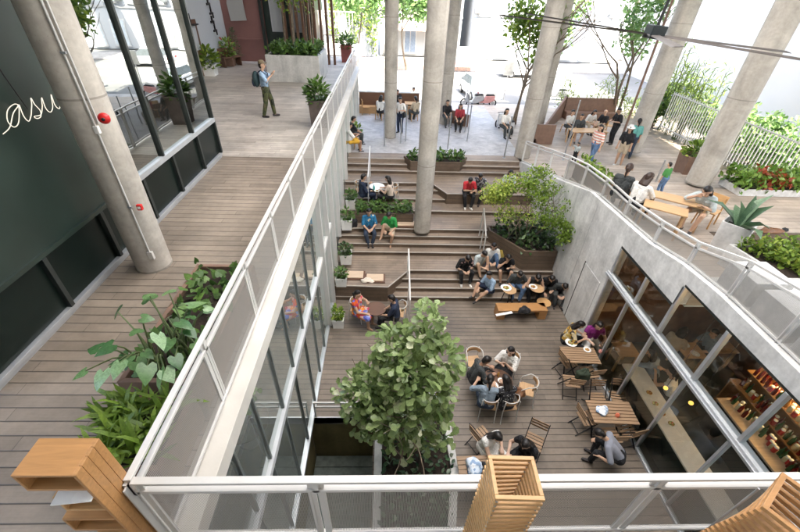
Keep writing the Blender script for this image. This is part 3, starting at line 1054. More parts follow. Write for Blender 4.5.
# ------------------------------------------------------------------ courtyard glass under the walkway
XG = -1.88
t = thing('glass_facade', 'tall grey framed glass facade under the walkway ledge', 'glass facade')
gy = [0.6, 1.55, 2.5, 3.28, 4.22, 5.16, 6.24, 7.2, 8.15]
m = MB(); m.box((XG - .05, .6, 2.66), (XG + .07, 8.15, 2.80)); m.build('transom', M_BEAM, t, bevel=.005)
m = MB(); m.box((XG - .05, 8.15, 2.66), (XG + .07, 11.0, 2.80)); m.build('transom', M_WHITE, t, bevel=.005)
m = MB(); m.box((XG - .06, .6, -.05), (XG + .06, 10.3, .06)); m.build('sill', M_ALU, t, bevel=.005)
for i, y in enumerate(gy):
    m = MB(); m.box((XG - .05, y - .022, .06), (XG + .035, y + .022, 2.66)); m.box((XG - .05, y - .022, 2.8), (XG + .035, y + .022, 4.8)); m.build('mullion', M_MULL, t, bevel=.004)
    if i + 1 < len(gy):
        m = MB(); m.quad((XG, y + .03, .06), (XG, gy[i + 1] - .03, .06), (XG, gy[i + 1] - .03, 2.66), (XG, y + .03, 2.66)); m.build('lower_pane', M_GLASSL, t, fix=False)
        m = MB(); m.quad((XG, y + .03, 2.8), (XG, gy[i + 1] - .03, 2.8), (XG, gy[i + 1] - .03, 4.8), (XG, y + .03, 4.8)); m.build('upper_pane', M_GLASSL, t, fix=False)
fins = [9.1, 10.2, 11.4, 12.8, 14.4, 16.2, 18.2, 20.4, 22.6, 24.5]
pv = 8.15
for i, y in enumerate(fins):
    zb = max(0, interp([(a, b) for a, b in zip(STEP_Y, STEP_Z)] + [(9, 0), (30, PZ)], y + .3) - .2)
    m = MB(); m.box((XG - .06, y - .05, zb), (XG + .12, y + .05, 4.81)); m.build('fin', M_WHITE, t, bevel=.005)
    m = MB(); m.quad((XG, pv + .04, zb), (XG, y - .05, zb), (XG, y - .05, 4.81), (XG, pv + .04, 4.81)); m.build('upper_pane', M_GLASSL, t, fix=False)
    pv = y
# room behind that glass
m = MB()
m.box((-7.2, .5, 0.0), (-7.0, 24.5, 4.85), 0); m.box((-7.0, .3, 0), (XG - .06, .5, 4.85), 0); m.box((-7, 10.4, 0), (XG - .2, 10.6, 4.85), 0)
tag(m.build('inner_room_wall', M_CREAM), 'plain cream wall of the room behind the courtyard glass', 'wall')
ground('room_floor', MB().box((-7, .5, .001), (-1.96, 10.4, .008)), M_ROOMFL)
t = thing('round_table', 'round dark table inside the room behind the courtyard glass', 'table', (-3.3, 5.2, .01))
MB().lathe([(.55, .70), (.56, .72), (.55, .74)], seg=28).build('tabletop', M_DARKW, t)
MB().lathe([(.05, .03), (.04, .7)], seg=14).build('stem', M_STEEL, t)
MB().lathe([(.3, 0), (.28, .03)], seg=24).build('foot', M_STEEL, t)

# low white rail round the basement opening
t = thing('stair_guard_rail', 'low white guard rail across the head of the basement stair', 'railing', (0, 5.78, 0))
for z in (.45, .62):
    MB().bar((-1.8, 0, z), (-.35, 0, z), .04, .045).build('rail_bar', M_WHITE, t, bevel=.004)
for x in (-1.78, -1.1, -.37):
    MB().bar((x, 0, -.2), (x, 0, .6), .04, .04).build('post', M_WHITE, t)
MB().box((-1.84, -.03, -.26), (-.3, .0, .02)).build('edge_plate', M_STEEL, t)

# ------------------------------------------------------------------ storefront under the side terrace
XS = 6.28
t = thing('storefront', 'steel framed storefront of big panes below the side terrace', 'storefront')
yw = P(583.6, 330, Z=0).y
lows = [yw, P(601, 355.6, Z=.1).y, P(625.7, 380, X=XS).y, P(650, 425, X=XS).y]
lowm = [8.38, P(601, 355.6, X=XS).y, P(626, 381, X=XS).y, P(636, 447, X=XS).y, 3.6, 2.3, 1.0]
upm = [8.38, P(633, 307, X=XS).y, P(655.6, 337, X=XS).y, P(690, 384, X=XS).y, P(734, 447, X=XS).y, 2.6, 1.0]
m = MB(); m.box((XS - .08, 1, 2.70), (XS + .1, 8.5, 2.86)); m.build('transom', M_BEAM, t, bevel=.008)
m = MB(); m.box((XS - .12, 1, 2.76), (XS - .08, 8.5, 2.81)); m.build('gutter', M_ALU, t, bevel=.006)
m = MB(); m.box((XS - .05, 1, -.02), (XS + .05, 8.41, .08)); m.build('sill', M_ALU, t, bevel=.005)
def vm_(y, z0, z1, w=.05):
    MB().box((XS - .05, y - w / 2, z0), (XS + .05, y + w / 2, z1)).build('mullion', M_ALU, t, bevel=.004)
for i, y in enumerate(lowm):
    vm_(y, .08, 2.66)
    if i + 1 < len(lowm):
        y2 = lowm[i + 1]
        MB().quad((XS, y - .025, .08), (XS, y2 + .025, .08), (XS, y2 + .025, 2.66), (XS, y - .025, 2.66)).build('lower_pane', M_GLASSR, t, fix=False)
for i, y in enumerate(upm):
    zt = 3.66 if y > 6.15 else 4.24
    vm_(y, 2.86, zt, .07)
    if i + 1 < len(upm):
        y2 = upm[i + 1]
        zt = 3.66 if i < 2 else 4.24
        MB().quad((XS, y - .035, 2.86), (XS, y2 + .035, 2.86), (XS, y2 + .035, zt), (XS, y - .035, zt)).build('upper_pane', M_GLASSR, t, fix=False)
m = MB()
ysp = upm[2]
m.box((XS - .04, ysp, 3.66), (XS + .04, 8.41, 3.74)); m.box((XS - .04, 1, 4.24), (XS + .04, ysp, 4.30)); m.build('head_frame', M_FRAMED, t)

# concrete wall of the terrace, its top climbing from the plaza
m = MB()
top = [(y, z) for y, z in RB]
poly = [(17.42, 0), (17.42, 2.52)] + [(y, z) for y, z in RB[1:]] + [(.5, 4.3), (ysp, 4.3), (ysp, 3.74), (8.41, 3.74), (8.41, 0)]
m.prism_x(poly, 6.23, 6.5)
w = tag(m.build('terrace_wall', M_CONCW), 'pale concrete wall whose top climbs beside the wooden steps', 'wall')
for y_ in (10.1, 11.4, 12.8, 14.4, 16.0):
    MB().box((6.226, y_, .02), (6.2315, y_ + .012, interp(RB, y_) - .05)).build('form_joint', M_STEEL, w)
    for z_ in (.9, 1.9, 2.9):
        if z_ < interp(RB, y_) - .4:
            for dy_ in (.35, 1.2):
                MB().tube([(6.227, y_ + dy_, z_), (6.232, y_ + dy_, z_)], .022, 10).build('tie_hole', M_STEEL, w)
m = MB(); m.box((6.215, 8.6, .02), (6.228, 9.62, 2.3)); m.build('service_door', M_CONCW, w)
m = MB(); m.box((6.212, 9.62, .02), (6.227, 9.66, 2.34)); m.build('door_joint', M_BLACK, w)

# inside the storefront
m = MB(); m.box((10.5, 1, 0), (10.7, 8.6, 3.0)); m.box((6.5, 8.43, 0.0), (10.5, 8.6, 3.7))
tag(m.build('cafe_back_wall', M_BRICK), 'brown timber wall at the back of the storefront cafe', 'wall')
ground('cafe_floor', MB().box((6.34, .5, .001), (10.5, 8.43, .012)), M_CAFEFL)
ground('cafe_ceiling', MB().box((8.72, -2, 3.0), (10.7, 8.6, 3.04)).box((6.5, 6.1, 3.68), (8.7, 8.43, 3.71)), M_CEIL)

# stair handrails that run down the steps, posts on the plaza
def stair_rail(px, pyt, pyb, zt, zb, label):
    a, b = P(px, pyt, zt + .9), P(px, pyb, zb + .9)
    b.x = a.x
    t = thing('stair_handrail', label, 'handrail', (a.x, 0, 0))
    MB().bar((0, a.y, a.z), (0, b.y, b.z), .05, .03).build('handrail', M_WHITE, t, bevel=.004)
    for q in (a, (a + b) / 2, b):
        zf = 0
        for y, z in zip(STEP_Y, STEP_Z):
            if q.y >= y:
                zf = z
                break
        MB().bar((0, q.y, zf), (0, q.y, q.z), .035, .035).build('post', M_WHITE, t)
stair_rail(408.7, 249, 300, .833, .167, 'white handrail down the steps beside the landing with cushions')
stair_rail(484, 208, 236, 1.5, .833, 'white handrail on the steps next to the small leafy tree')
stair_rail(370, 146, 177, 2.5, 2.0, 'white handrail on the topmost flight near the potted plants')

def post(px, py, px2, py2, zb, label):
    b = P(px, py, zb)
    top = P(px2, py2, Y=b.y)
    t = thing('steel_post', label, 'post', b, 0, 'slim steel posts on the plaza')
    h = max(.8, top.z - zb)
    MB().tube([(0, 0, 0), (0, 0, h)], .03, 12).build('shaft', M_STEEL, t)
    MB().lathe([(.07, 0), (.07, .015), (.035, .03)], seg=16).build('foot_plate', M_STEEL, t)
for i, q in enumerate([(384.4, 146, 384.4, 103), (405.6, 141, 406.4, 105), (400.7, 143, 400.7, 118), (465, 132, 468, 96), (467, 141, 471.6, 105), (447.5, 150, 452, 113), (504, 158, 510, 116), (521, 128, 523, 98)]):
    post(*q, PZ, ['slim steel post next to the column by the standing man', 'slim steel post just behind the standing man', 'shorter steel post at the feet of the standing man',
                  'tall slim post of the pair by the parked white car', 'nearer slim post of the pair by the parked white car', 'slim steel post just beside the step column', 'slim post in front of the column at the terrace rail', 'far slim post at the kerb under the thin tree'][i])
for i, q in enumerate([(563, 160, 577, 100), (655, 183, 662, 160)]):
    b = P(q[0], q[1], PZ if i == 0 else 3.7)
    post(q[0], q[1], q[2], q[3], PZ if i == 0 else 3.7, ['tall steel post in front of the terrace bench tables', 'thin steel post beside the child in green'][i])

# ------------------------------------------------------------------ furniture
def cafe_chair(label, seat_m=None):
    """white tube frame, wooden seat, bent wooden back; faces +Y"""
    t = thing('cafe_chair', label, 'chair', group='white framed cafe chairs')
    m = MB()
    m.prism([(-.2, -.19), (.2, -.19), (.21, .12), (.15, .2), (-.15, .2), (-.21, .12)], .435, .455)
    m.build('seat', seat_m or M_OAK, t, bevel=.005)
    m = MB()
    n = 10
    for k in range(n):
        a0, a1 = [math.pi * (1.12 + .76 * q / n) for q in (k, k + 1)]
        q = []
        for a, s in ((a0, 0), (a1, 0), (a1, 1), (a0, 1)):
            rr = .22
            q.append((math.cos(a) * rr, math.sin(a) * .2 - .02, .68 + .12 * s))
        m.quad(*q)
    o = m.build('backrest', M_OAK, t)
    o.modifiers.new('thick', 'SOLIDIFY').thickness = .014
    m = MB()
    pts = [(math.cos(math.pi * (1.0 + k / 12)) * .235, math.sin(math.pi * (1 + k / 12)) * .215 - .02, .81) for k in range(13)]
    m.tube([(-.24, .16, .62)] + pts + [(.24, .16, .62)], .013)
    m.build('back_frame', M_WHITE, t)
    for sx in (-1, 1):
        MB().tube([(sx * .24, .16, .62), (sx * .23, .19, .43), (sx * .235, .23, 0)], .013).build('leg', M_WHITE, t)
        MB().tube([(sx * .19, -.2, .81), (sx * .2, -.2, .43), (sx * .21, -.27, 0)], .013).build('leg', M_WHITE, t)
    MB().tube([(-.21, .19, .425), (.21, .19, .425)], .011).build('stretcher', M_WHITE, t)
    return t


def slat_chair(label):
    """folding chair of black bars with wooden slats; faces +Y"""
    t = thing('folding_chair', label, 'chair', group='folding slatted chairs')
    m = MB()
    for k in range(5):
        y = -.17 + k * .085
        m.box((-.2, y, .44), (.2, y + .06, .458))
    o = m.build('seat', M_SLAT, t)
    m = MB()
    for z in (.66, .75, .83):
        m.box((-.2, -.215 - (z - .44) * .12, z), (.2, -.2 - (z - .44) * .12, z + .055))
    m.build('backrest', M_SLAT, t)
    for sx in (-1, 1):
        MB().bar((sx * .21, .25, 0), (sx * .21, -.26, .9), .018, .03).build('leg', M_BLACK, t)
        MB().bar((sx * .185, -.27, 0), (sx * .185, .2, .44), .018, .03).build('leg', M_BLACK, t)
    MB().bar((-.19, -.2, .07), (.19, -.2, .07), .015, .015).build('stretcher', M_BLACK, t)
    MB().bar((-.19, .2, .43), (.19, .2, .43), .015, .02).build('seat_rail', M_BLACK, t)
    return t


def slat_table(label, loc, rz, L=1.1, Wd=.62):
    t = thing('slatted_table', label, 'table', loc, rz)
    n = 7
    m = MB()
    w = Wd / n
    for k in range(n):
        m.box((-L / 2, -Wd / 2 + k * w + .008, .72), (L / 2, -Wd / 2 + (k + 1) * w - .008, .745))
    m.build('tabletop', M_SLAT, t)
    for sx in (-1, 1):
        MB().bar((sx * L * .38, -Wd * .42, .71), (sx * L * .38, Wd * .42, 0), .025, .03).build('leg', M_BLACK, t)
        MB().bar((sx * L * .34, Wd * .42, .71), (sx * L * .34, -Wd * .42, 0), .025, .03).build('leg', M_BLACK, t)
    MB().bar((-L * .36, 0, .34), (L * .36, 0, .34), .02, .02).build('stretcher', M_BLACK, t)
    return t


def round_table(label, loc, r, h, top, stemm=None, nm='round_table'):
    t = thing(nm, label, 'table', loc)
    MB().lathe([(r - .012, h - .03), (r, h - .02), (r, h - .006), (r - .006, h)], seg=32).build('tabletop', top, t)
    for k in range(3 if r < .3 else 4):
        a = 2 * math.pi * k / (3 if r < .3 else 4) + .4
        MB().tube([(math.cos(a) * r * .5, math.sin(a) * r * .5, h - .03), (math.cos(a) * r * .85, math.sin(a) * r * .85, 0)], .016).build('leg', stemm or M_BLACK, t)
    return t


def wood_chair(label):
    """blond wooden chair with a broad bent back; faces +Y"""
    t = thing('wooden_chair', label, 'chair', group='blond wooden chairs')
    MB().box((-.21, -.2, .42), (.21, .22, .45)).build('seat', M_HONEYP, t, bevel=.008)
    MB().prism_x([(-.2, .62), (-.26, .84), (-.235, .84), (-.175, .62)], -.21, .21).build('backrest', M_HONEYP, t, bevel=.006)
    for sx in (-1, 1):
        MB().bar((sx * .18, .18, .42), (sx * .2, .21, 0), .035, .035).build('leg', M_HONEYP, t)
        MB().bar((sx * .18, -.2, .8), (sx * .2, -.27, 0), .035, .035).build('leg', M_HONEYP, t)
    return t


def wood_table(label, loc, rz, L, Wd, h=.74, m_=None):
    t = thing('wooden_table', label, 'table', loc, rz)
    MB().box((-L / 2, -Wd / 2, h - .035), (L / 2, Wd / 2, h)).build('tabletop', m_ or M_HONEYP, t, bevel=.006)
    for sx in (-1, 1):
        for sy in (-1, 1):
            MB().bar((sx * (L / 2 - .06), sy * (Wd / 2 - .06), 0), (sx * (L / 2 - .06), sy * (Wd / 2 - .06), h - .035), .05, .05).build('leg', m_ or M_HONEYP, t)
    return t


CH0 = cafe_chair('empty white framed chair with wooden back pulled out from the crowded round table')
CH0.location = P(523, 399, 0); CH0.rotation_euler = (0, 0, R(70))
def chair(px, py, z, rz, label):
    return dup(CH0, P(px, py, z), R(rz), label)
chair(471, 371, 0, 188, 'white framed chair under the man in dark clothes at the crowded round table')
chair(485, 413, 0, -8, 'white framed chair of the woman in the grey blue shirt, back to the rail')
chair(504, 414, 0, 8, 'white framed chair of the woman in the spotted top')
chair(506, 374, 0, 150, 'white framed chair of the woman holding food in a white top')
chair(358, 318, 0, -110, 'white framed chair of the woman in the bright flowered dress')
chair(399, 322, 0, 75, 'white framed chair half hidden by the fig tree')
chair(361, 199, 1.5, -70, 'white chair of the man in navy at the small white table')
chair(392, 202, 1.5, 70, 'white chair of the dark haired woman at the small white table')

tb1 = round_table('dark round courtyard table crowded with plates of food', P(493, 397, 0), .40, .73, M_DARKW)
round_table('small dark round table beside the woman in the flowered dress', P(376, 323, 0), .33, .66, M_DARKW)
round_table('small white round table between the two diners on the steps', P(377, 201, 1.5), .33, .70, M_CERAM, M_WHITE)

SC0 = slat_chair('folding chair standing open on the far side of the table with a blue cloth')
SC0.location = P(592, 408, 0); SC0.rotation_euler = (0, 0, R(178))
def schair(px, py, rz, label):
    return dup(SC0, P(px, py, 0), R(rz), label)
schair(581, 428, -82, 'folding chair on the open deck side of the table with a blue cloth')
schair(605, 446, 2, 'folding chair on the near side of the table with a blue cloth')
schair(621, 441, 12, 'folding chair nearest the glass beside the table with a blue cloth')
schair(612, 407, 172, 'folding chair pushed against the storefront glass by the blue cloth table')
schair(563, 372, -75, 'dark folding chair beside the table where two women eat')
schair(585, 383, 8, 'folding chair with a dark backpack on it')
schair(567, 392, -8, 'empty dark folding chair between the two slatted tables')
schair(478, 446, -60, 'folding chair of the woman in the white dress')
schair(530, 450, 150, 'folding chair of the woman in black near the wooden tower')
q = P(580, 355, .74)
slat_table('slatted wooden table where two women eat beside the storefront', (q.x, q.y, 0), R(-3), 1.0, .6)
q = P(612, 412, .74)
slat_table('slatted wooden table with a blue cloth lying on it', (q.x, q.y, 0), R(-3), 1.1, .64)
q = P(483, 471, .74)
slat_table('slatted wooden table beside the tree planter with a patterned bag on it', (q.x + .1, q.y, 0), R(2), 1.25, .7)

# bench of thick planks in front of the lowest step
q = P(520, 318, 0)
t = thing('wooden_bench', 'heavy honey coloured wooden bench in front of the lowest step', 'bench', (q.x, q.y + .12, 0), R(1))
MB().box((-.85, -.2, .34), (.85, .2, .42)).build('seat', M_HONEY, t, bevel=.012)
for s in (-1, 1):
    MB().box((s * .85, -.2, 0), (s * .58, .2, .338)).build('leg', M_HONEY, t, bevel=.012)

# round wooden tray tables of the group on the steps
round_table('round wooden stool table with a plate in front of the woman in jeans', P(506, 303, 0.167), .24, .62, M_OAK, nm='tray_table')
round_table('round wooden stool table between the two friends in black', P(533, 301, 0.167), .24, .60, M_OAK, nm='tray_table')
round_table('low round wooden stool beside the wooden bench', P(541, 311, 0), .24, .42, M_HONEYP, nm='tray_table')

# floor cushions in dark frames on the landing
def cushion(px, py, z, label, w=.72, d=.5):
    c = P(px, py, z)
    t = thing('floor_seat', label, 'floor seat', c)
    MB().box((-w / 2, -d / 2, 0), (w / 2, d / 2, .05)).build('tray', M_DARKW, t, bevel=.01)
    MB().box((-w / 2 + .06, -d / 2 + .05, .05), (w / 2 - .06, d / 2 - .05, .085)).build('pad', M_OAK2, t, bevel=.015)
M_OAK2 = wood_mat('pale_pad', (0.56, 0.42, 0.30), 0.7)
cushion(355, 276, .671, 'tan floor seat in a dark tray nearer the potted plants')
cushion(375, 279, .671, 'tan floor seat in a dark tray nearer the slanting landing corner')
cushion(406, 225, 1.34, 'tan floor seat at the foot of the step column', .8, .45)

# ---------------- small things on tables and steps
def plate(px, py, z, r, label, food):
    c = P(px, py, z)
    t = thing('plate', label, 'plate', c, 0, 'plates of food')
    MB().lathe([(r * .55, 0), (r * .7, .004), (r, .022), (r * .96, .024), (r * .6, .009), (.001, .008)], seg=24).build('dish', M_CERAM, t)
    m = MB()
    for k in range(7):
        a = k * 2.4
        m.ell((math.cos(a) * r * .3, math.sin(a) * r * .3, .02), (r * .28, r * .22, .02), 8, 5)
    m.build('food', food, t)
M_FOOD = pattern_mat('cooked_food', [(.45, .18, .05), (.55, .35, .12), (.25, .08, .03), (.2, .28, .05)], 30)
M_SALAD = pattern_mat('salad', [(.12, .25, .04), (.5, .45, .2), (.4, .1, .05), (.2, .3, .06)], 30)
plate(493, 386, .735, .14, 'white plate of noodles in the middle of the crowded round table', M_FOOD)
plate(501, 381, .735, .09, 'small white dish at the far edge of the crowded round table', M_FOOD)
plate(507, 383, .735, .08, 'little sauce dish beside the white top woman', M_FOOD)
plate(486, 383, .735, .09, 'small plate in front of the man in dark clothes', M_FOOD)
plate(502, 390, .735, .10, 'plate in front of the spotted top woman', M_SALAD)
plate(506, 288, .79, .19, 'large plate of food on the stool table beside blue jeans', M_SALAD)
plate(533, 287, .77, .15, 'plate on the stool table between the friends in black', M_FOOD)
plate(377, 191, 2.2, .12, 'plate on the small white table on the steps', M_SALAD)
plate(571, 343, .75, .17, 'wide plate of salad between the two women at the slatted table', M_SALAD)
plate(587, 350, .75, .11, 'small bowl at the glass side of the slatted table', M_FOOD)

def bottle_thing(px, py, z, h, r, m_, label, nm='drink_glass', cat='glass'):
    t = tag(MB().lathe([(r, 0), (r, h * .6), (r * .5, h * .78), (r * .4, h)], seg=12).build(nm, m_, loc=P(px, py, z)), label, cat)
    return t
M_TEAL = mat('teal_bottle', (.05, .3, .26), .15, var=.05)
bottle_thing(374, 190, 2.2, .24, .04, M_TEAL, 'teal water bottle standing on the small white table', 'bottle', 'bottle')
bottle_thing(498, 376, .735, .16, .035, mat('amber_drink', (.4, .2, .05), .15), 'amber drink on the crowded round table', )
bottle_thing(617, 416, .745, .1, .05, mat('coral_cup', (.7, .18, .1), .4), 'coral coloured cup on the blue cloth table', 'cup', 'cup')
bottle_thing(600, 352, .745, .1, .05, mat('pink_cup', (.7, .3, .25), .4), 'pink cup on the table where two women eat', 'cup', 'cup')

def lump(name, px, py, z, size, m_, label, cat, seed=0, rz=0):
    """crumpled soft thing: a bag or a cloth"""
    r_ = random.Random(seed)
    m = MB()
    n, k = 14, 20
    vs, fs = [], []
    ph = [r_.random() * 6 for _ in range(6)]
    for i in range(n + 1):
        th = math.pi * i / n
        for j in range(k):
            a = 2 * math.pi * j / k
            w = 1 + .13 * math.sin(3 * a + ph[0]) + .1 * math.sin(5 * a + 2 * th + ph[1]) + .08 * math.sin(7 * th + ph[2] + a)
            z_ = math.cos(th)
            z_ = z_ if z_ > -.5 else -.5
            vs.append((size[0] * w * math.sin(th) * math.cos(a), size[1] * w * math.sin(th) * math.sin(a), size[2] * (z_ * w + .5)))
    for i in range(n):
        for j in range(k):
            j2 = (j + 1) % k
            fs.append((i * k + j, (i + 1) * k + j, (i + 1) * k + j2, i * k + j2))
    m.add(vs, fs, 0, True)
    o = m.build(name, m_, loc=P(px, py, z), rot=(0, 0, R(rz)))
    return tag(o, label, cat)
M_CLOTHB = pattern_mat('blue_white_cloth', [(.55, .62, .7), (.75, .77, .8), (.25, .35, .5)], 16)
M_BAGK = mat('black_cloth', (.018, .018, .02), .75, var=.3)
M_BAGB = mat('brown_leather', (.16, .07, .03), .5, var=.25)
M_BAGY = mat('mustard_cloth', (.42, .30, .07), .8, var=.2)
lump('tote_bag', 474, 469, .75, (.17, .24, .10), M_CLOTHB, 'blue and white patterned bag on the table by the tree planter', 'bag', 1)
lump('black_bag', 487, 469, .75, (.14, .16, .11), M_BAGK, 'black bag beside the patterned bag on the slatted table', 'bag', 2)
lump('cloth', 602, 411, .75, (.17, .13, .06), M_CLOTHB, 'crumpled pale blue cloth on the slatted table', 'cloth', 3, 30)
lump('handbag', 519, 394, .46, (.14, .17, .12), M_BAGB, 'brown leather handbag on the empty white framed chair', 'bag', 4)
lump('black_bag', 524, 312, .425, (.2, .15, .14), M_BAGK, 'black bag on the heavy wooden bench', 'bag', 5)
lump('backpack', 582, 377, .46, (.2, .15, .2), mat('dark_green_cloth', (.035, .05, .03), .8), 'dark green backpack on a folding chair', 'backpack', 6)
lump('backpack', 497, 259, .671, (.2, .16, .26), M_BAGY, 'mustard yellow backpack leaning on the planter behind the group', 'backpack', 7)
lump('backpack', 352, 226, 1.337, (.2, .18, .24), M_BAGK, 'black backpack on the step beside the man in the blue tee', 'backpack', 8)
lump('jacket', 490, 374, .60, (.19, .13, .09), M_BAGK, 'black jacket held across the lap at the crowded round table', 'jacket', 9)
lump('cloth', 368, 281, .68, (.24, .14, .06), mat('cream_cloth', (.7, .62, .52), .9), 'crumpled cream cloth lying at the landing edge', 'cloth', 10)
lump('brown_bag', 770, 232, DZ + .01, (.34, .13, .08), M_BAGB, 'long brown bag lying at the edge of the upper deck', 'bag', 11)
lump('shoe_pouch', 784, 231, DZ + .01, (.09, .06, .06), M_BAGK, 'small black pouch next to the long brown bag', 'pouch', 12)
q = P(504, 314, .425)
t = tag(MB().box((-.3, -.05, 0), (.3, .05, .02)).build('menu_board', M_CERAM, loc=q, rot=(0, 0, R(14)), bevel=.004), 'slim white tray lying on the heavy wooden bench', 'tray')

# ---------------- foreground: wooden shelf and frame towers
TZ = 6.7
c1, c2, c3, c4_ = P(11, 475, TZ), P(75, 477, TZ), P(99, 438, TZ), P(39, 438, TZ)
x0, x1 = (c1.x + c4_.x) / 2, (c2.x + c3.x) / 2
y0, y1 = (c1.y + c2.y) / 2, (c3.y + c4_.y) / 2
t = thing('wooden_shelf', 'honey coloured wooden shelf of staggered boxes standing on the walkway', 'shelf', (x0, y0, WZ))
w, d, hh = x1 - x0, y1 - y0, TZ - WZ
for k in range(4):
    MB().box((w - .022, d * k / 4, 0), (w, d * (k + 1) / 4 - .002, hh)).build('side_board', M_HONEY, t, bevel=.003)
z = hh
k = 0
while z > .2:
    sh = 0.0 if k % 2 == 0 else .10
    bh = .20
    m = MB()
    m.box((sh, 0, z - .022), (w - .022, d, z))
    m.box((sh, 0, z - bh), (w - .022, d, z - bh + .022))
    m.box((sh, d * .0 + .0, z - bh + .022), (sh + .02, d, z - .022))
    m.box((sh + .02, d - .02, z - bh + .022), (w - .022, d, z - .022))
    m.build('box_shelf', M_HONEYP if k % 2 else M_HONEY, t, bevel=.003)
    z -= bh + (.10 if k % 2 == 0 else .14)
    k += 1
tag(MB().box((-.12, -.1, 0), (.12, .1, .012)).build('paper_stack', M_CERAM, loc=(x0 + w * .62, y0 + d * .25, TZ - .30 + .003), rot=(0, 0, .1)), 'white paper stack lying in the wooden shelf', 'paper')

def frame_tower(label, cx, cy, half, turn0, step, top, n, bw, m_, hd=None):
    t = thing('frame_tower', label, 'frame tower', (cx, cy, WZ))
    hd = hd or half
    z = top - WZ
    for k in range(n):
        a = turn0 + step * k
        m = MB()
        ca, sa = math.cos(a), math.sin(a)
        def rt_(x, y, zz): return (x * ca - y * sa, x * sa + y * ca, zz)
        hb = .03
        for (p, q) in (((-half, -hd + bw / 2), (half, -hd + bw / 2)), ((-half, hd - bw / 2), (half, hd - bw / 2)), ((-half + bw / 2, -hd + bw), (-half + bw / 2, hd - bw)), ((half - bw / 2, -hd + bw), (half - bw / 2, hd - bw))):
            m.bar(rt_(*p, z - hb / 2), rt_(*q, z - hb / 2), bw, hb)
        m.build('frame', m_, t, bevel=.003)
        z -= hb + .033
        if z < .05:
            break
    # spacers that carry the frames
    for sx in (-1, 1):
        for sy in (-1, 1):
            MB().tube([(sx * (half - bw / 2) * .98, sy * (hd - bw / 2) * .98, 0), (sx * (half - bw / 2) * .98, sy * (hd - bw / 2) * .98, top - WZ - .03)], .008, 6).build('rod', M_STEEL, t)
    return t
pA, pB, pC, pD = P(495, 498, TZ), P(545, 497, TZ), P(532, 457, TZ), P(490, 457, TZ)
frame_tower('square tower of stacked honey wood frames at the railing', (pA.x + pB.x + pC.x + pD.x) / 4, (pA.y + pC.y) / 2, .152, R(-2), R(.7), TZ, 40, .026, M_HONEYP, .135)
pE = P(800, 520, TZ)
frame_tower('twisting tower of stacked wooden frames beside the railing corner', pE.x + .06, pE.y + .02, .18, R(34), R(-2.6), TZ + .02, 32, .03, M_HONEY)

# ------------------------------------------------------------------ plants
def branch(m, p, d, L, r, depth, tips, spread=.6, upb=.25, rnd=None):
    rnd = rnd or random
    pts = [Vector(p)]
    d = Vector(d).normalized()
    k = 4
    for i in range(k):
        d = (d + Vector((rnd.uniform(-.16, .16), rnd.uniform(-.16, .16), upb * .25))).normalized()
        pts.append(pts[-1] + d * L / k)
    m.tube(pts, [r * (1 - .45 * i / k) for i in range(k + 1)], 6)
    if depth == 0:
        tips.append((pts[-1], d)); tips.append((pts[-2], d))
        return
    for i in range(rnd.choice((2, 3, 3))):
        a = rnd.uniform(0, 6.28)
        s = d.orthogonal().normalized()
        s = Matrix.Rotation(a, 3, d) @ s
        branch(m, pts[-1 - (i % 2)], d * (1 - spread * .4) + s * spread, L * rnd.uniform(.6, .85), r * .55, depth - 1, tips, spread, upb, rnd)


# the big fiddle leaf fig in the courtyard planter
t = thing('tree_planter', 'pale concrete planter with a chamfered corner holding the big fig', 'planter', (0, 0, 0))
ro = [(-.22, 2.0), (1.25, 2.0), (1.66, 4.2), (1.64, 4.55), (1.58, 6.15), (-.22, 6.15)]
cxp, cyp = .7, 4.2
def inset(poly, d):
    n = len(poly); out = []
    for i in range(n):
        p0, p1, p2 = Vector(poly[i - 1]), Vector(poly[i]), Vector(poly[(i + 1) % n])
        e1, e2 = (p1 - p0).normalized(), (p2 - p1).normalized()
        n1, n2 = Vector((-e1.y, e1.x)), Vector((-e2.y, e2.x))
        b = (n1 + n2).normalized()
        out.append(tuple(p1 + b * d / max(.3, b.dot(n1))))
    return out
ri = inset(ro, .17)
m = MB()
n = len(ro)
for i in range(n):
    j = (i + 1) % n
    m.prism([ro[i], ro[j], ri[j], ri[i]], 0, .55)
m.build('planter_wall', M_PLANTER, t, bevel=.008)
MB().prism(inset(ro, .172), .0, .44).build('soil', M_SOIL, t)

t = thing('fig_tree', 'big fiddle leaf fig with pale broad leaves in the courtyard planter', 'tree', (.45, 4.75, .44))
rr = random.Random(5)
tips = []
m = MB()
trunks = [((0, 0, 0), (.05, .0, 1)), ((.12, .1, 0), (.25, .1, 1)), ((-.15, .0, 0), (-.3, .1, 1)), ((.05, -.12, 0), (.1, -.22, 1)), ((-.05, .12, 0), (-.15, .2, 1))]
for p0, d0 in trunks:
    branch(m, p0, d0, 1.25, .04, 2, tips, .62, .3, rr)
m.build('trunk', M_BARK, t)
pos, dr, sz, tn = [], [], [], []
